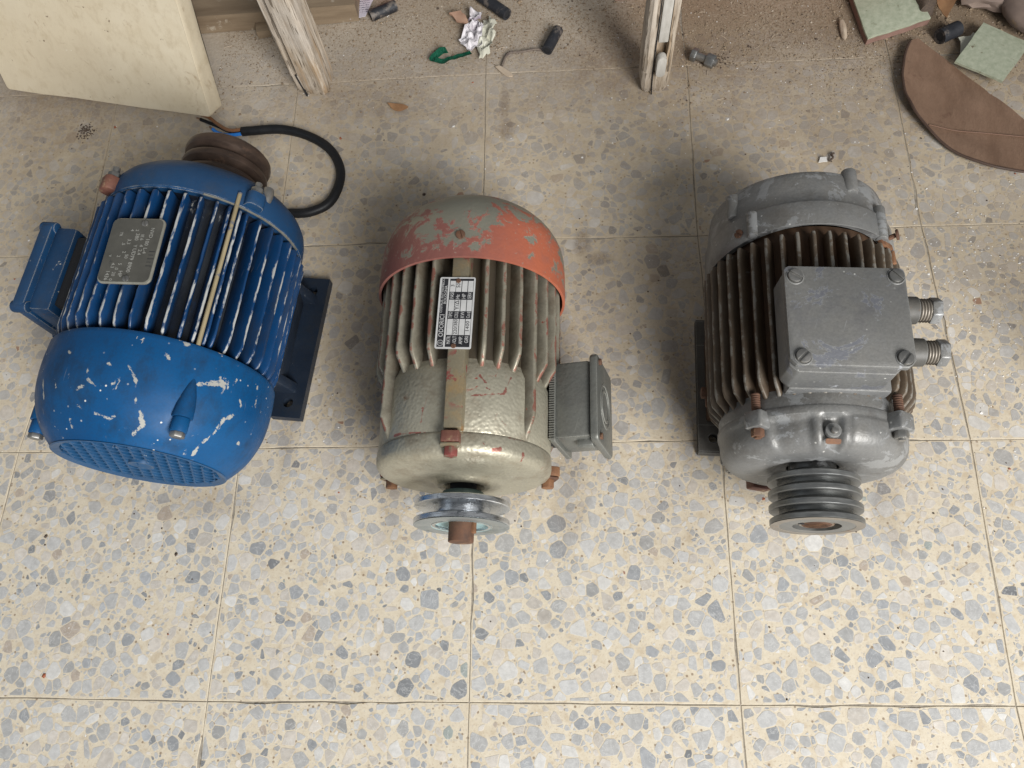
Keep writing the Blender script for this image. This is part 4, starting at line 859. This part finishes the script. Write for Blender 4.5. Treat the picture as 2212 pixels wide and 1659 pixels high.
# terminal box on top
ZB = HG + .1195
bxm = BM(); sec = [(-.0465, -.0415), (-.0405, -.0470), (.0330, -.0470), (.0465, -.0330), (.0465, .0415), (-.0465, .0415)]
lo = [bxm.verts.new((x * .90 - .001, y * .96 + .1415 - .0015, HG + .0765)) for x, y in sec]; mi = [bxm.verts.new((x, y + .1400, HG + .086)) for x, y in sec]; up = [bxm.verts.new((x * .99 + .0005, y * .985 + .1403, ZB - .006)) for x, y in sec]
for A, B in ((lo, mi), (mi, up)):
    for q in range(6): bxm.faces.new((A[q], A[(q + 1) % 6], B[(q + 1) % 6], B[q]))
bxm.faces.new(lo[::-1]); bxm.faces.new(up); bmesh.ops.recalc_face_normals(bxm, faces=bxm.faces); bmesh.ops.bevel(bxm, geom=list(bxm.edges), offset=.0012, segments=2, profile=.5, affect='EDGES')
tg = obj('terminal_box', bxm, 'iron_box', grey)
sec2 = [(-.0470, -.0375), (-.0420, -.0430), (.0410, -.0430), (.0470, -.0365)] + [(.0470 - .005 + .005 * cos(q * pi / 8), .0385 + .005 * sin(q * pi / 8)) for q in range(5)] + [(-.0420 - .005 * sin(q * pi / 8), .0385 + .005 * cos(q * pi / 8)) for q in range(5)]
# lid with four countersunk corners, screws proud of them
lg = obj('lid', prism(sec2, -.0058, 0, bev=.0011, mt=Matrix.Translation((.0005, .1405, ZB))), 'iron_box', tg)
for x, y, an in ((-.0385, .1742, 1.0), (.0395, .1760, .75), (-.0370, .1043, -.75), (.0385, .1052, .95 + pi / 2)):
    obj('lid_screw', screw_head((x + .0005, y, ZB + .0001), .0058, .0026, an), 'steel', lg)
    obj('screw_recess', lathe([(.0003, .0061), (.00045, .0064), (.00045, .0071), (.0001, .0073)], 28).copy() if False else put(lathe([(0, .0060), (.0005, .0063), (.0005, .0069), (0, .0073)], 28), Matrix.Translation((x + .0005, y, ZB)) @ Matrix.Rotation(R(90), 4, 'X')), 'iron_box', lg)
for y, dx in ((.1575, -.0052), (.1205, -.0045)):
    gl = obj('cable_gland', lathe([(.046, 0), (.046, .0115), (.0485, .0125), (.053, .0125), (.054, .0115), (.0665, .0112), (.0675, .0095), (.0675, 0)], 28), 'iron_dull', tg)
    mt = Matrix.Translation((dx, y, HG + .0955)) @ Matrix.Rotation(R(-90), 4, 'Z') @ Matrix.Rotation(R(2), 4, 'X')
    gl.data.transform(mt)
    tp = [(.0668, 0), (.0668, .0088)]
    for k in range(4): tp += [(.0676 + k * .0022, .0088), (.0684 + k * .0022, .0098), (.0692 + k * .0022, .0088)]
    t_ = obj('thread', put(lathe(tp + [(.0765, .0088), (.0765, .0)], 28), mt), 'pulley_face', gl)
    obj('gland_nut', put(prism(ngon(6, .0112, .25), .0765, .0845, bev=.0012, mt=Matrix.Rotation(R(-90), 4, 'X')), mt), 'iron', gl)
# feet
for sx in (1, -1):
    bm = holed_plate(.030, .150, .010, (.016, .134), .028, .0052); bmesh.ops.translate(bm, verts=bm.verts, vec=(.054 if sx > 0 else -.084, .0865, .0008)); f = obj('foot', bm, 'iron_dull', grey, smooth=25)
    obj('foot_web', prism([(.045 * sx, .070), (.074 * sx, .056), (.076 * sx, .0105), (.030 * sx, .0105)][::sx], -.045, .045, bev=.002, mt=Matrix.Translation((0, .165, 0)) @ Matrix.Rotation(R(90), 4, 'X')), 'iron_core', f)
obj('earth_bolt', merge(prism(ngon(6, .0060), 0, .006, bev=.0006, mt=Matrix.Translation((-.083, .131, HG - .035)) @ Matrix.Rotation(R(-90), 4, 'Y')), box((-.080, .122, HG - .036), (.010, .010, .005), .001)), 'rust', grey)

# ------------------------------------------------------------------ things standing and lying behind the motors
def leg_with_slot(name, parent, foot, ang, wd, dp, h, slot0, slot_x0, slot_x1, sdepth, lean=(0, 0)):
    """square weathered leg; a mortise runs up its front (-Y side before turning) from height slot0"""
    x0, x1, y0, y1 = -wd / 2, wd / 2, 0, dp; c = .004
    full = [(x0 + c, y0), (x1 - c, y0), (x1, y0 + c), (x1, y1 - c), (x1 - c, y1), (x0 + c, y1), (x0, y1 - c), (x0, y0 + c)]
    cut = [(x0 + c, y0), (slot_x0, y0), (slot_x0, y0 + sdepth), (slot_x1, y0 + sdepth), (slot_x1, y0)] + full[1:]
    bm = BM()
    def loft(poly, zs, shrink):
        rings = []; n = len(poly)
        for z, s in zip(zs, shrink): rings.append([bm.verts.new(((x) * s + random.uniform(-.0006, .0006), (y - dp / 2) * s + dp / 2 + random.uniform(-.0006, .0006), z)) for x, y in poly])
        for a, b in zip(rings, rings[1:]):
            for k in range(n): bm.faces.new((a[k], a[(k + 1) % n], b[(k + 1) % n], b[k]))
        bm.faces.new(rings[0][::-1]); bm.faces.new(rings[-1])
    loft(full, (.0, .004, .012, .02, slot0), (.80, .9, .97, 1, 1)); zs = [slot0 + .0001 + (h - slot0) * k / 14 for k in range(15)]; loft(cut, zs, [1] * 15)
    bmesh.ops.recalc_face_normals(bm, faces=bm.faces)
    o = obj(name, bm, 'wood', parent, smooth=25); o.location = foot; o.rotation_euler = (lean[0], lean[1], ang); return o
tb = thing('wooden_trestle', 'weathered wooden trestle on two split legs with mortises, standing in the dust at the back', 'trestle', (0, .717, 0))
l1 = leg_with_slot('leg', tb, (-.226, .010, .0005), R(-10), .043, .038, .72, .034, -.0150, -.0085, .034)
obj('crack', box((-.0095, -.0003, .018), (.0011, .003, .036), 0, rot=rotY(-6)), 'dark', l1)
obj('tenon', box((-.0098, .018, .115), (.0022, .012, .12), .0005), 'plug', l1)
l2 = leg_with_slot('leg', tb, (.2125, -.010, .0005), R(3), .034, .034, .72, .036, -.004, .009, .012)
obj('tenon', prism(rrect(.0115, .030, .0055, 4), -.010, .0005, mt=Matrix.Translation((.0025, 0, .053)) @ Matrix.Rotation(R(90), 4, 'X') @ Matrix.Diagonal((1, 1, -1, 1)), bev=.0012), 'plug', l2)
obj('tenon', box((.0025, .004, .128), (.0115, .010, .09), .0012), 'plug', l2)
obj('crack', box((-.0042, -.0003, .019), (.0009, .003, .036), 0, rot=rotY(-3)), 'dark', l2)
obj('crack', box((-.0052, .0005, .10), (.0011, .004, .13), 0), 'dark', l2)
obj('rail', box((0, .012, .60), (.42, .022, .05), .002), 'plank', tb)
po = leg_with_slot('shadow_post', None, (.735, .115, .0005), R(20), .05, .05, .75, .05, -.004, .004, .01); tag(po, 'unseen wooden post added just past the right edge to cast a soft shadow on the floor', 'post')  # unseen post, added for the soft shadow it throws across the floor

slab = BM(); hs = .52; wl = .298; th = .030
P = dense(rrect(wl, hs, .004, 2), 6, .0007); P2_ = [(x * .993, y * .996) for x, y in P]; RG = [[slab.verts.new((x, y, z)) for x, y in Q_] for Q_, z in ((P2_, 0), (P, .0022), (P, th * .35), (P, th * .7), (P, th - .0022), (P2_, th))]
for A_, B_ in zip(RG, RG[1:]):
    for q in range(len(P)): slab.faces.new((A_[q], A_[(q + 1) % len(P)], B_[(q + 1) % len(P)], B_[q]))
slab.faces.new(RG[0][::-1]); slab.faces.new(RG[-1]); bmesh.ops.recalc_face_normals(slab, faces=slab.faces)
for v in slab.verts: v.co += Vector(mnoise.noise_vector(v.co * 40)) * .0014
bmesh.ops.transform(slab, matrix=Matrix.Rotation(R(-21), 4, 'X') @ Matrix.Translation((0, th, hs / 2)) @ Matrix.Rotation(R(90), 4, 'X'), verts=slab.verts)
zmin = min(v.co.z for v in slab.verts); bmesh.ops.translate(slab, verts=slab.verts, vec=(0, 0, -zmin + .0005))
so = obj('stone_slab', slab, 'slab'); so.location = (-.497, .7195, 0); so.rotation_euler = (0, 0, atan2(-.059, .283)); tag(so, 'cream limestone slab leaning back above the blue motor', 'slab')
def sub_box(c, s, cuts=6, bev=.001):
    b = BM(); bmesh.ops.create_cube(b, size=1); bmesh.ops.subdivide_edges(b, edges=b.edges, cuts=cuts, use_grid_fill=True); bmesh.ops.scale(b, verts=b.verts, vec=s); bmesh.ops.translate(b, verts=b.verts, vec=c); return b
pl = obj('wooden_plank', noisy(merge(sub_box((0, 0, .014), (.34, .034, .028), 7), sub_box((0, .021, .010), (.34, .012, .020), 7)), 30, .0012), 'plank'); pl.location = (-.345, .862, .0012); pl.rotation_euler[2] = R(2); tag(pl, 'dirty brown plank on the floor between the stone slab and the left table leg', 'plank')
rp = obj('red_board', noisy(sub_box((0, 0, .014), (.4, .03, .028), 7), 25, .001), 'red_plank'); rp.location = (-.33, .898, .0012); rp.rotation_euler[2] = R(2.5); tag(rp, 'faded red board lying behind the brown plank at the top edge', 'board')
def clay(name, loc, rz, L, label):
    bm = BM(); prof = []; D, H = .10, .075
    pts = [(0, 0)]
    for k in range(6): z = .004 + k * .012; pts += [(0, z), (-.0025, z + .002), (-.0025, z + .007), (0, z + .009)]
    pts += [(0, H), (.006, H)]
    for k in range(6): y = .010 + k * .015; pts += [(y, H), (y + .002, H + .0022), (y + .008, H + .0022), (y + .010, H)]
    pts += [(D, H), (D, 0)]
    a = [bm.verts.new((0, y, z)) for y, z in pts]; b = [bm.verts.new((L, y, z)) for y, z in pts]; n = len(pts)
    for k in range(n): bm.faces.new((a[k], a[(k + 1) % n], b[(k + 1) % n], b[k]))
    bm.faces.new(a[::-1]); bm.faces.new(b); bmesh.ops.recalc_face_normals(bm, faces=bm.faces)
    o = obj(name, bm, 'clay', smooth=0); o.location = loc; o.rotation_euler[2] = rz; return tag(o, label, 'block')
clay('clay_block', (.170, .866, .0005), R(-1), .155, 'ridged red clay block behind the right table leg')
clay('clay_block', (.329, .864, .0005), R(-.3), .20, 'dusty clay block at the top edge, right of the one behind the table leg')

def hose(P, r, label, cat='hose', name='rubber_hose', mat='hose'):
    P = [(x, y, r + .0008) for x, y in P]; Q = spline(P, 6) if len(P) > 2 else [Vector(P[0]).lerp(Vector(P[1]), k / 6) for k in range(7)]
    o = Vector((Q[0].x, Q[0].y, 0)); bm = BM(); n = 14; rings = []
    t = thing(name, label, cat, o)
    Q = [q - o for q in Q]
    def ring(k, rr):
        d = (Q[min(k + 1, len(Q) - 1)] - Q[max(k - 1, 0)]).normalized(); s = d.cross(Vector((0, 0, 1))).normalized(); u = s.cross(d)
        return [bm.verts.new(Q[k] + (s * cos(2 * pi * j / n) + u * sin(2 * pi * j / n)) * rr) for j in range(n)]
    R_ = [ring(0, r * .6)] + [ring(k, r) for k in range(len(Q))] + [ring(len(Q) - 1, r * .6)]
    for a, b in zip(R_, R_[1:]):
        for j in range(n): bm.faces.new((a[j], a[(j + 1) % n], b[(j + 1) % n], b[j]))
    bmesh.ops.recalc_face_normals(bm, faces=bm.faces); obj('tube_wall', bm, mat, t)
    obj('bore', tube([Q[0].lerp(Q[1], .05), Q[1]], r * .6, 10), 'dark', t); obj('bore', tube([Q[-1].lerp(Q[-2], .05), Q[-2]], r * .6, 10), 'dark', t); return t
hose([(-.236, .892), (-.215, .874), (-.188, .864)], .0085, 'black hose offcut just right of the left table leg, under the clay shard')
hose([(-.158, .852), (-.124, .869)], .0075, 'short black hose offcut right of the white printed label')
hose([(-.045, .915), (-.008, .876), (.027, .842)], .0078, 'longest black hose offcut, running to the top edge above the crumpled paper')
hose([(.079, .778), (.094, .812)], .0072, 'short black hose offcut alone on the dust left of the right table leg')
hose([(.566, .768), (.590, .780)], .0095, 'stubby black hose offcut between the two green tiles')
def blob_sheet(name, out, mat, label, cat, th=.0008, zf=None, rings=5, loc=None, base=.0012, seed=0, smooth=60, parent=None):
    """sheet with an irregular outline: concentric rings towards the centroid, heights from zf(x, y), with thickness"""
    cx = sum(p[0] for p in out) / len(out); cy = sum(p[1] for p in out) / len(out); bm = BM(); up, dn = [], []
    zf = zf or (lambda x, y: 0)
    for s in range(rings):
        k = 1 - s / rings
        U, D = [], []
        for (x, y) in out:
            px, py = (x - cx) * k, (y - cy) * k; z = base + zf(px, py); U.append(bm.verts.new((px, py, z + th))); D.append(bm.verts.new((px, py, z)))
        up.append(U); dn.append(D)
    n = len(out); cu = bm.verts.new((0, 0, base + zf(0, 0) + th)); cd = bm.verts.new((0, 0, base + zf(0, 0)))
    for A in (up, dn):
        for a, b in zip(A, A[1:]):
            for q in range(n): bm.faces.new((a[q], a[(q + 1) % n], b[(q + 1) % n], b[q]))
    for q in range(n):
        bm.faces.new((up[-1][q], up[-1][(q + 1) % n], cu)); bm.faces.new((dn[-1][q], dn[-1][(q + 1) % n], cd)); bm.faces.new((up[0][q], up[0][(q + 1) % n], dn[0][(q + 1) % n], dn[0][q]))
    bmesh.ops.recalc_face_normals(bm, faces=bm.faces); o = obj(name, bm, mat, parent, smooth=smooth)
    if parent is None: o.location = (cx, cy, 0)
    else: o.location = (cx - parent.location.x, cy - parent.location.y, 0)
    if label: tag(o, label, cat)
    return o
def sm(P, m=5):
    Q = spline([(x, y, 0) for x, y in P + P[:1]], m)[:-1]; return [(q.x, q.y) for q in Q]
nz = lambda f, a, o=0: (lambda x, y: a * (1 + mnoise.noise((x * f + o, y * f, o))))
blob_sheet('printed_label', dense([(-.187, .850), (-.166, .854), (-.154, .891), (-.178, .898)], 3, .0006), 'label', 'white printed paper label beside the black hose offcut', 'label', .0005, nz(40, .0018), base=.004)
blob_sheet('clay_shard', sm([(-.240, .915), (-.205, .885), (-.178, .892), (-.165, .925), (-.200, .95)]), 'shard', 'round pinkish clay shard at the top edge above the hose offcut', 'shard', .006, base=.017)
cp = thing('crumpled_paper', 'crumpled white paper with clear plastic in the dust between the table legs', 'paper', (-.012, .812, 0))
def crumple(P, amp, f, seed, rings=9):
    cx = sum(p[0] for p in P) / len(P); cy = sum(p[1] for p in P) / len(P)
    return lambda x, y: amp * (abs(mnoise.noise((x * f + seed, y * f, seed))) * 1.6 + .35 * mnoise.noise((x * f * 3, y * f * 3, seed)) + .25)
def part_sheet(name, P, mat, zf, th=.0006, rings=8, base=.002):
    o = blob_sheet(name, P, mat, None, None, th, zf, rings, base=base, parent=cp, smooth=15); return o
P1 = dense([(-.036, .800), (-.022, .782), (-.006, .790), (-.004, .815), (-.008, .832), (-.026, .834)], 6, .0025); part_sheet('paper_sheet', P1, 'paper', crumple(P1, .013, 75, 1.3))
P2 = dense([(-.010, .772), (.004, .778), (.010, .800), (.012, .832), (.004, .846), (-.010, .826)], 6, .0025); part_sheet('plastic_film', P2, 'film', crumple(P2, .010, 60, 4.1))
P3 = dense([(-.024, .833), (-.006, .832), (-.008, .850), (-.022, .856)], 5, .002); part_sheet('torn_edge', P3, 'paper', crumple(P3, .012, 80, 7.7))
blob_sheet('clay_shard', dense([(-.050, .850), (-.036, .853), (-.026, .838), (-.024, .830), (-.040, .836)], 4, .001), 'shard', 'small tan clay shard touching the crumpled paper', 'shard', .003, nz(60, .002), base=.004)
def ribbon(name, P, wd, mat, label, cat, zf=None):
    Q = spline([(x, y, 0) for x, y in P], 6); o = Q[0].copy(); bm = BM(); L = []
    for i, q in enumerate(Q):
        d = (Q[min(i + 1, len(Q) - 1)] - Q[max(i - 1, 0)]).normalized(); s = Vector((-d.y, d.x, 0)); z = .0015 + .004 * (1 + mnoise.noise((q.x * 90, q.y * 90, 3)))
        ww = wd * (1 + .35 * mnoise.noise((q.x * 60, 9, 1))); p = q - o
        L.append([bm.verts.new(p + s * ww / 2 + Vector((0, 0, z))), bm.verts.new(p + Vector((0, 0, z + .003 * mnoise.noise((i * .8, 0, 0))))), bm.verts.new(p - s * ww / 2 + Vector((0, 0, z + .002)))])
    for a, b in zip(L, L[1:]):
        for k in (0, 1): bm.faces.new((a[k], a[k + 1], b[k + 1], b[k]))
    r = bmesh.ops.solidify(bm, geom=list(bm.faces), thickness=.0006); bmesh.ops.recalc_face_normals(bm, faces=bm.faces)
    ob = obj(name, bm, mat, smooth=20); ob.location = o; return tag(ob, label, cat)
ribbon('tape_strip', [(-.052, .790), (-.064, .783), (-.070, .773), (-.055, .771), (-.036, .777), (-.020, .784)], .009, 'tape', 'crinkled green tape strip left of the crumpled paper', 'tape')
o = obj('cord_scrap', tube(spline([(0, 0, .002), (.004, .012, .003), (.010, .020, .003), (.026, .020, .004), (.042, .024, .003), (.052, .023, .002)], 5), .0016, 7), 'cord'); o.location = (.021, .761, .0008); tag(o, 'thin dirty cord scrap bending right of the crumpled paper', 'cord')
blob_sheet('wood_sliver', sm([(.012, .7600), (.019, .7605), (.034, .747), (.032, .743), (.022, .748)], 3), 'sliver', 'pale wood splinter below the cord scrap', 'splinter', .0022, base=.001)
blob_sheet('leaf_scrap', sm([(-.126, .708), (-.112, .706), (-.098, .700), (-.108, .694), (-.118, .698)], 3), 'leaf', 'reddish brown leaf scrap in front of the left table leg', 'leaf', .0006, nz(70, .002), base=.0012)
blob_sheet('leaf_scrap', sm([(-.300, .748), (-.281, .748), (-.284, .728), (-.300, .728)], 2), 'sliver', 'small brown wood chip between the stone slab and left table leg', 'chip', .002, base=.0015) if False else None
o = obj('wood_block', box((0, 0, .006), (.024, .032, .012), .001), 'plank'); o.location = (-.303, .846, .0012); o.rotation_euler[2] = R(12); tag(o, 'small yellow brown wood block lying at the foot of the brown plank', 'wood block')
bt = thing('bolt', 'short dark bolt with nut lying right of the right table leg', 'bolt', (.278, .752, .0085), (0, 0, R(-30)))
obj('bolt_head', prism(ngon(6, .0085, .2), -.018, -.011, bev=.0008, mt=Matrix.Rotation(R(90), 4, 'Y')), 'pulley_dark', bt); obj('shank', prism(ngon(14, .005), -.011, .016, mt=Matrix.Rotation(R(90), 4, 'Y')), 'steel', bt); obj('nut', prism(ngon(6, .0088, .5), .002, .013, bev=.001, mt=Matrix.Rotation(R(90), 4, 'Y')), 'pulley_dark', bt)
# green tiles
t1 = thing('green_tile', 'larger pale green tile with brown stains and broken pink edge at the top edge', 'tile', (.512, .815, .009), (R(3), R(-3), 0))
TP = dense([(-.044, .043), (-.033, -.045), (.045, -.022), (.030, .052)], 6, .0006)
obj('tile_body', prism(TP, -.0050, .0036), 'tile_body', t1, smooth=0); obj('glaze', prism([(x * 1.004, y * 1.004) for x, y in TP], .0037, .0068, bev=.0005), 'green_tile', t1)
blob_sheet('green_tile', dense([(.619, .782), (.668, .748), (.622, .690), (.575, .726)], 6, .0004), 'green_tile', 'small curved pale green tile resting on the brown leather', 'tile', .003, lambda x, y: .006 - 2.2 * (x * .8 + y * .6) ** 2, base=.008)
blob_sheet('dry_leaf', dense([(.566, .850), (.600, .86), (.596, .822), (.576, .792), (.570, .815)], 4, .001), 'leaf', 'folded dry brown leaf beside the larger green tile', 'leaf', .0006, lambda x, y: .012 + .30 * x + .008 * mnoise.noise((x * 50, y * 50, 1)), base=.006)
blob_sheet('paper_scrap', dense([(.590, .765), (.606, .775), (.618, .762), (.612, .735), (.597, .722), (.586, .744)], 4, .003), 'film', 'torn pale paper scrap between the stubby hose offcut and the small green tile', 'paper', .0006, nz(50, .003), base=.004)
# leather: an offcut with a curled left edge
LP = sm([(.541, .7695), (.5297, .7629), (.517, .7346), (.5096, .7038), (.5106, .6739), (.5204, .6435), (.5504, .6016), (.5865, .5775), (.6108, .5722), (.634, .5715), (.664, .577), (.676, .590), (.668, .606), (.6436, .6435), (.6171, .6829), (.5731, .735)], 6)
lea = thing('leather_piece', 'brown leather offcut with curved edge lying right of the dust', 'leather', (.60, .66, 0))
def lz(x, y):
    d = sqrt((x / .07) ** 2 + (y / .10) ** 2); return .0015 + .0035 * max(0, d - .55) + .0055 * mnoise.noise((x * 24 + y * 14, y * 7 - x * 3, .5)) + .0022 * mnoise.noise((x * 60 + y * 40, y * 26, 2)) + .006 * max(0, -x - .045) / .03
cxl = sum(p[0] for p in LP) / len(LP); cyl = sum(p[1] for p in LP) / len(LP)
def flat_sheet(P, zf, th, cell=.009):
    bm = BM(); vs = [bm.verts.new((x, y, 0)) for x, y in P]; bm.faces.new(vs); xs = [p[0] for p in P]; ys = [p[1] for p in P]
    for ax, lo, hi in ((0, min(xs), max(xs)), (1, min(ys), max(ys))):
        k = lo + cell
        while k < hi:
            bmesh.ops.bisect_plane(bm, geom=bm.verts[:] + bm.edges[:] + bm.faces[:], plane_co=(k, 0, 0) if ax == 0 else (0, k, 0), plane_no=(1, 0, 0) if ax == 0 else (0, 1, 0)); k += cell
    for v in bm.verts: v.co.z = zf(v.co.x, v.co.y)
    bm.normal_update(); bmesh.ops.solidify(bm, geom=bm.faces[:], thickness=-th); bmesh.ops.recalc_face_normals(bm, faces=bm.faces); return bm
lsb = flat_sheet(LP, lambda x, y: .0012 + lz(x - cxl, y - cyl), .0011); bmesh.ops.translate(lsb, verts=lsb.verts, vec=(-.60, -.66, 0)); obj('leather_sheet', lsb, 'leather', lea, smooth=70)
zt = lambda x, y: .0012 + lz(x - cxl, y - cyl)
obj('dark_edge', tube([(x - .60, y - .66, zt(x, y) + .0008) for x, y in LP[6:60]], .0016, 7), 'leather_edge', lea)
obj('seam', tube(spline([(x - .60, y - .66, zt(x, y) + .0022) for x, y in ((.5290, .635), (.5604, .6293), (.5913, .6251), (.6378, .6175), (.6620, .6121))], 5), .0007, 6), 'thread', lea)
# dusty rubble at the right corner
def rubble(name, loc, s, seed, label, mat='stone'):
    b = BM(); bmesh.ops.create_icosphere(b, subdivisions=3, radius=1)
    for v in b.verts: v.co *= 1 + .35 * mnoise.noise(v.co * 1.3 + Vector((seed, 0, 0))) + .12 * mnoise.noise(v.co * 4 + Vector((0, seed, 0)))
    bmesh.ops.scale(b, verts=b.verts, vec=s); bmesh.ops.translate(b, verts=b.verts, vec=(0, 0, -min(v.co.z for v in b.verts))); o = obj(name, b, mat, smooth=40); o.location = (*loc, .001); return tag(o, label, 'stone')
rubble('rubble_stone', (.700, .795), (.050, .058, .022), 2.0, 'large dusty brown stone at the right edge behind the small green tile')
rubble('rubble_stone', (.640, .832), (.036, .028, .013), 5.0, 'flat dusty stone at the top right between the leaf and the large stone')
rubble('rubble_stone', (.712, .715), (.036, .040, .012), 8.0, 'low dusty stone at the right edge below the large stone')
rubble('rubble_stone', (.556, .822), (.012, .022, .014), 3.3, 'small dark clod squeezed between the larger green tile and the leaf', 'darkbit')
rubble('clay_crumb', (.455, .793), (.004, .016, .003), 1.1, 'thin yellow brown crumb beside the larger green tile', 'sliver')

# ------------------------------------------------------------------ loose grit: too many to count
def crumbs(name, n, place, size, mat, seed, flat=.7):
    rr = random.Random(seed); V = []; F = []
    for _ in range(n):
        x, y = place(rr); s = size(rr); b = len(V); a0 = rr.uniform(0, 6.28); k = rr.choice((4, 5))
        for q in range(k): a = a0 + 2 * pi * q / k; e = s * rr.uniform(.6, 1.2); V.append((x + e * cos(a), y + e * sin(a), s * rr.uniform(.1, .3) * flat + .0001))
        V.append((x + rr.uniform(-.3, .3) * s, y + rr.uniform(-.3, .3) * s, s * rr.uniform(.7, 1.2) * flat + .0002)); V.append((x, y, 0))
        for q in range(k): F.append((b + q, b + (q + 1) % k, b + k)); F.append((b + (q + 1) % k, b + q, b + k + 1))
    me = bpy.data.meshes.new(name); me.from_pydata(V, [], F); me.materials.append(M[mat]); o = bpy.data.objects.new(name, me); COL.objects.link(o); o['kind'] = 'stuff'; return o
def dusty(rr):
    while True:
        x, y = rr.uniform(-.36, .74), rr.uniform(.66, .92); d = y - .72 + .06 * mnoise.noise((x * 9, y * 9, 0)) + (.045 if .24 < x < .56 else 0)
        if rr.random() < min(1, max(.02, d * 9)): return x, y
crumbs('soil_crumbs', 26000, dusty, lambda r: r.uniform(.0003, .0010) * (2.4 if r.random() < .05 else 1), 'soil', 1)
crumbs('dark_grit', 800, lambda r: dusty(r) if r.random() < .72 else (r.uniform(-.6, .7), r.uniform(0, .7)), lambda r: r.uniform(.0005, .0013) * (1.8 if r.random() < .08 else 1), 'darkbit', 2)
crumbs('rubble_bits', 260, lambda r: (r.gauss(.60, .07), r.gauss(.815, .035)) if r.random() < .7 else (r.uniform(.0, .5), r.gauss(.85, .03)), lambda r: r.uniform(.001, .0035), 'soil', 21)
crumbs('pale_crumbs', 3500, dusty, lambda r: r.uniform(.0003, .0009) * (2 if r.random() < .06 else 1), 'pale', 12)
sb = BM(); rr_ = random.Random(31)
for _ in range(95):
    x, y = dusty(rr_); a = rr_.uniform(0, 6.28); L_b = rr_.uniform(.003, .011); c_b = rr_.uniform(-.5, .5)
    tube([(x + L_b * t * cos(a + c_b * t), y + L_b * t * sin(a + c_b * t), .0008 + .0012 * sin(pi * t) * rr_.random()) for t in (0, .33, .67, 1)], rr_.uniform(.0002, .00045), 4, sb)
obj('straw_bits', sb, 'sliver', kind='stuff')
def whites(r):
    q = r.random()
    if q < .48: return r.gauss(.55, .06), r.gauss(.40, .10)
    if q < .72: return dusty(r)
    if q < .86: return r.uniform(-.1, .65), r.uniform(.5, .72)
    return r.uniform(-.65, .65), r.uniform(-.03, .72)
crumbs('paint_flakes', 850, whites, lambda r: r.uniform(.0005, .0012) * (1.9 if r.random() < .06 else 1), 'flake', 3, .45)
crumbs('red_chips', 12, lambda r: (r.uniform(-.6, .66), r.uniform(-.02, .74)), lambda r: r.uniform(.001, .0026), 'redbit', 4, .5)
def clump(r): a, b = r.choice(((-.527, .686), (-.527, .686), (.30, .757), (.585, .79))); return r.gauss(a, .006), r.gauss(b, .006)
crumbs('fluff_clumps', 260, clump, lambda r: r.uniform(.0005, .0016), 'darkbit', 6)

blob_sheet('paint_flake', dense([(.3985, .5935), (.408, .5935), (.409, .600), (.402, .600)], 2, .0008), 'flake', 'white paint flake on the floor just behind the grey motor', 'flake', .0008, nz(80, .001))
o = obj('dark_shaving', tube(spline([(0, 0, .0012), (.004, .003, .004), (.003, .008, .003), (.007, .011, .0015)], 5), .0013, 6), 'darkbit'); o.location = (.411, .5945, .0006); tag(o, 'curled dark shaving beside the white paint flake', 'shaving')
GROUPS = dict(electric_motor='old electric motors in a row on the floor', rubber_hose='black hose offcuts in the dust', green_tile='pale green tile pieces', clay_block='red clay blocks at the back', clay_shard='clay shards in the dust', rubble_stone='dusty rubble at the right corner')
for o in scene.objects:
    if o.parent is None and o.name.split('.')[0] in GROUPS: o['group'] = GROUPS[o.name.split('.')[0]]
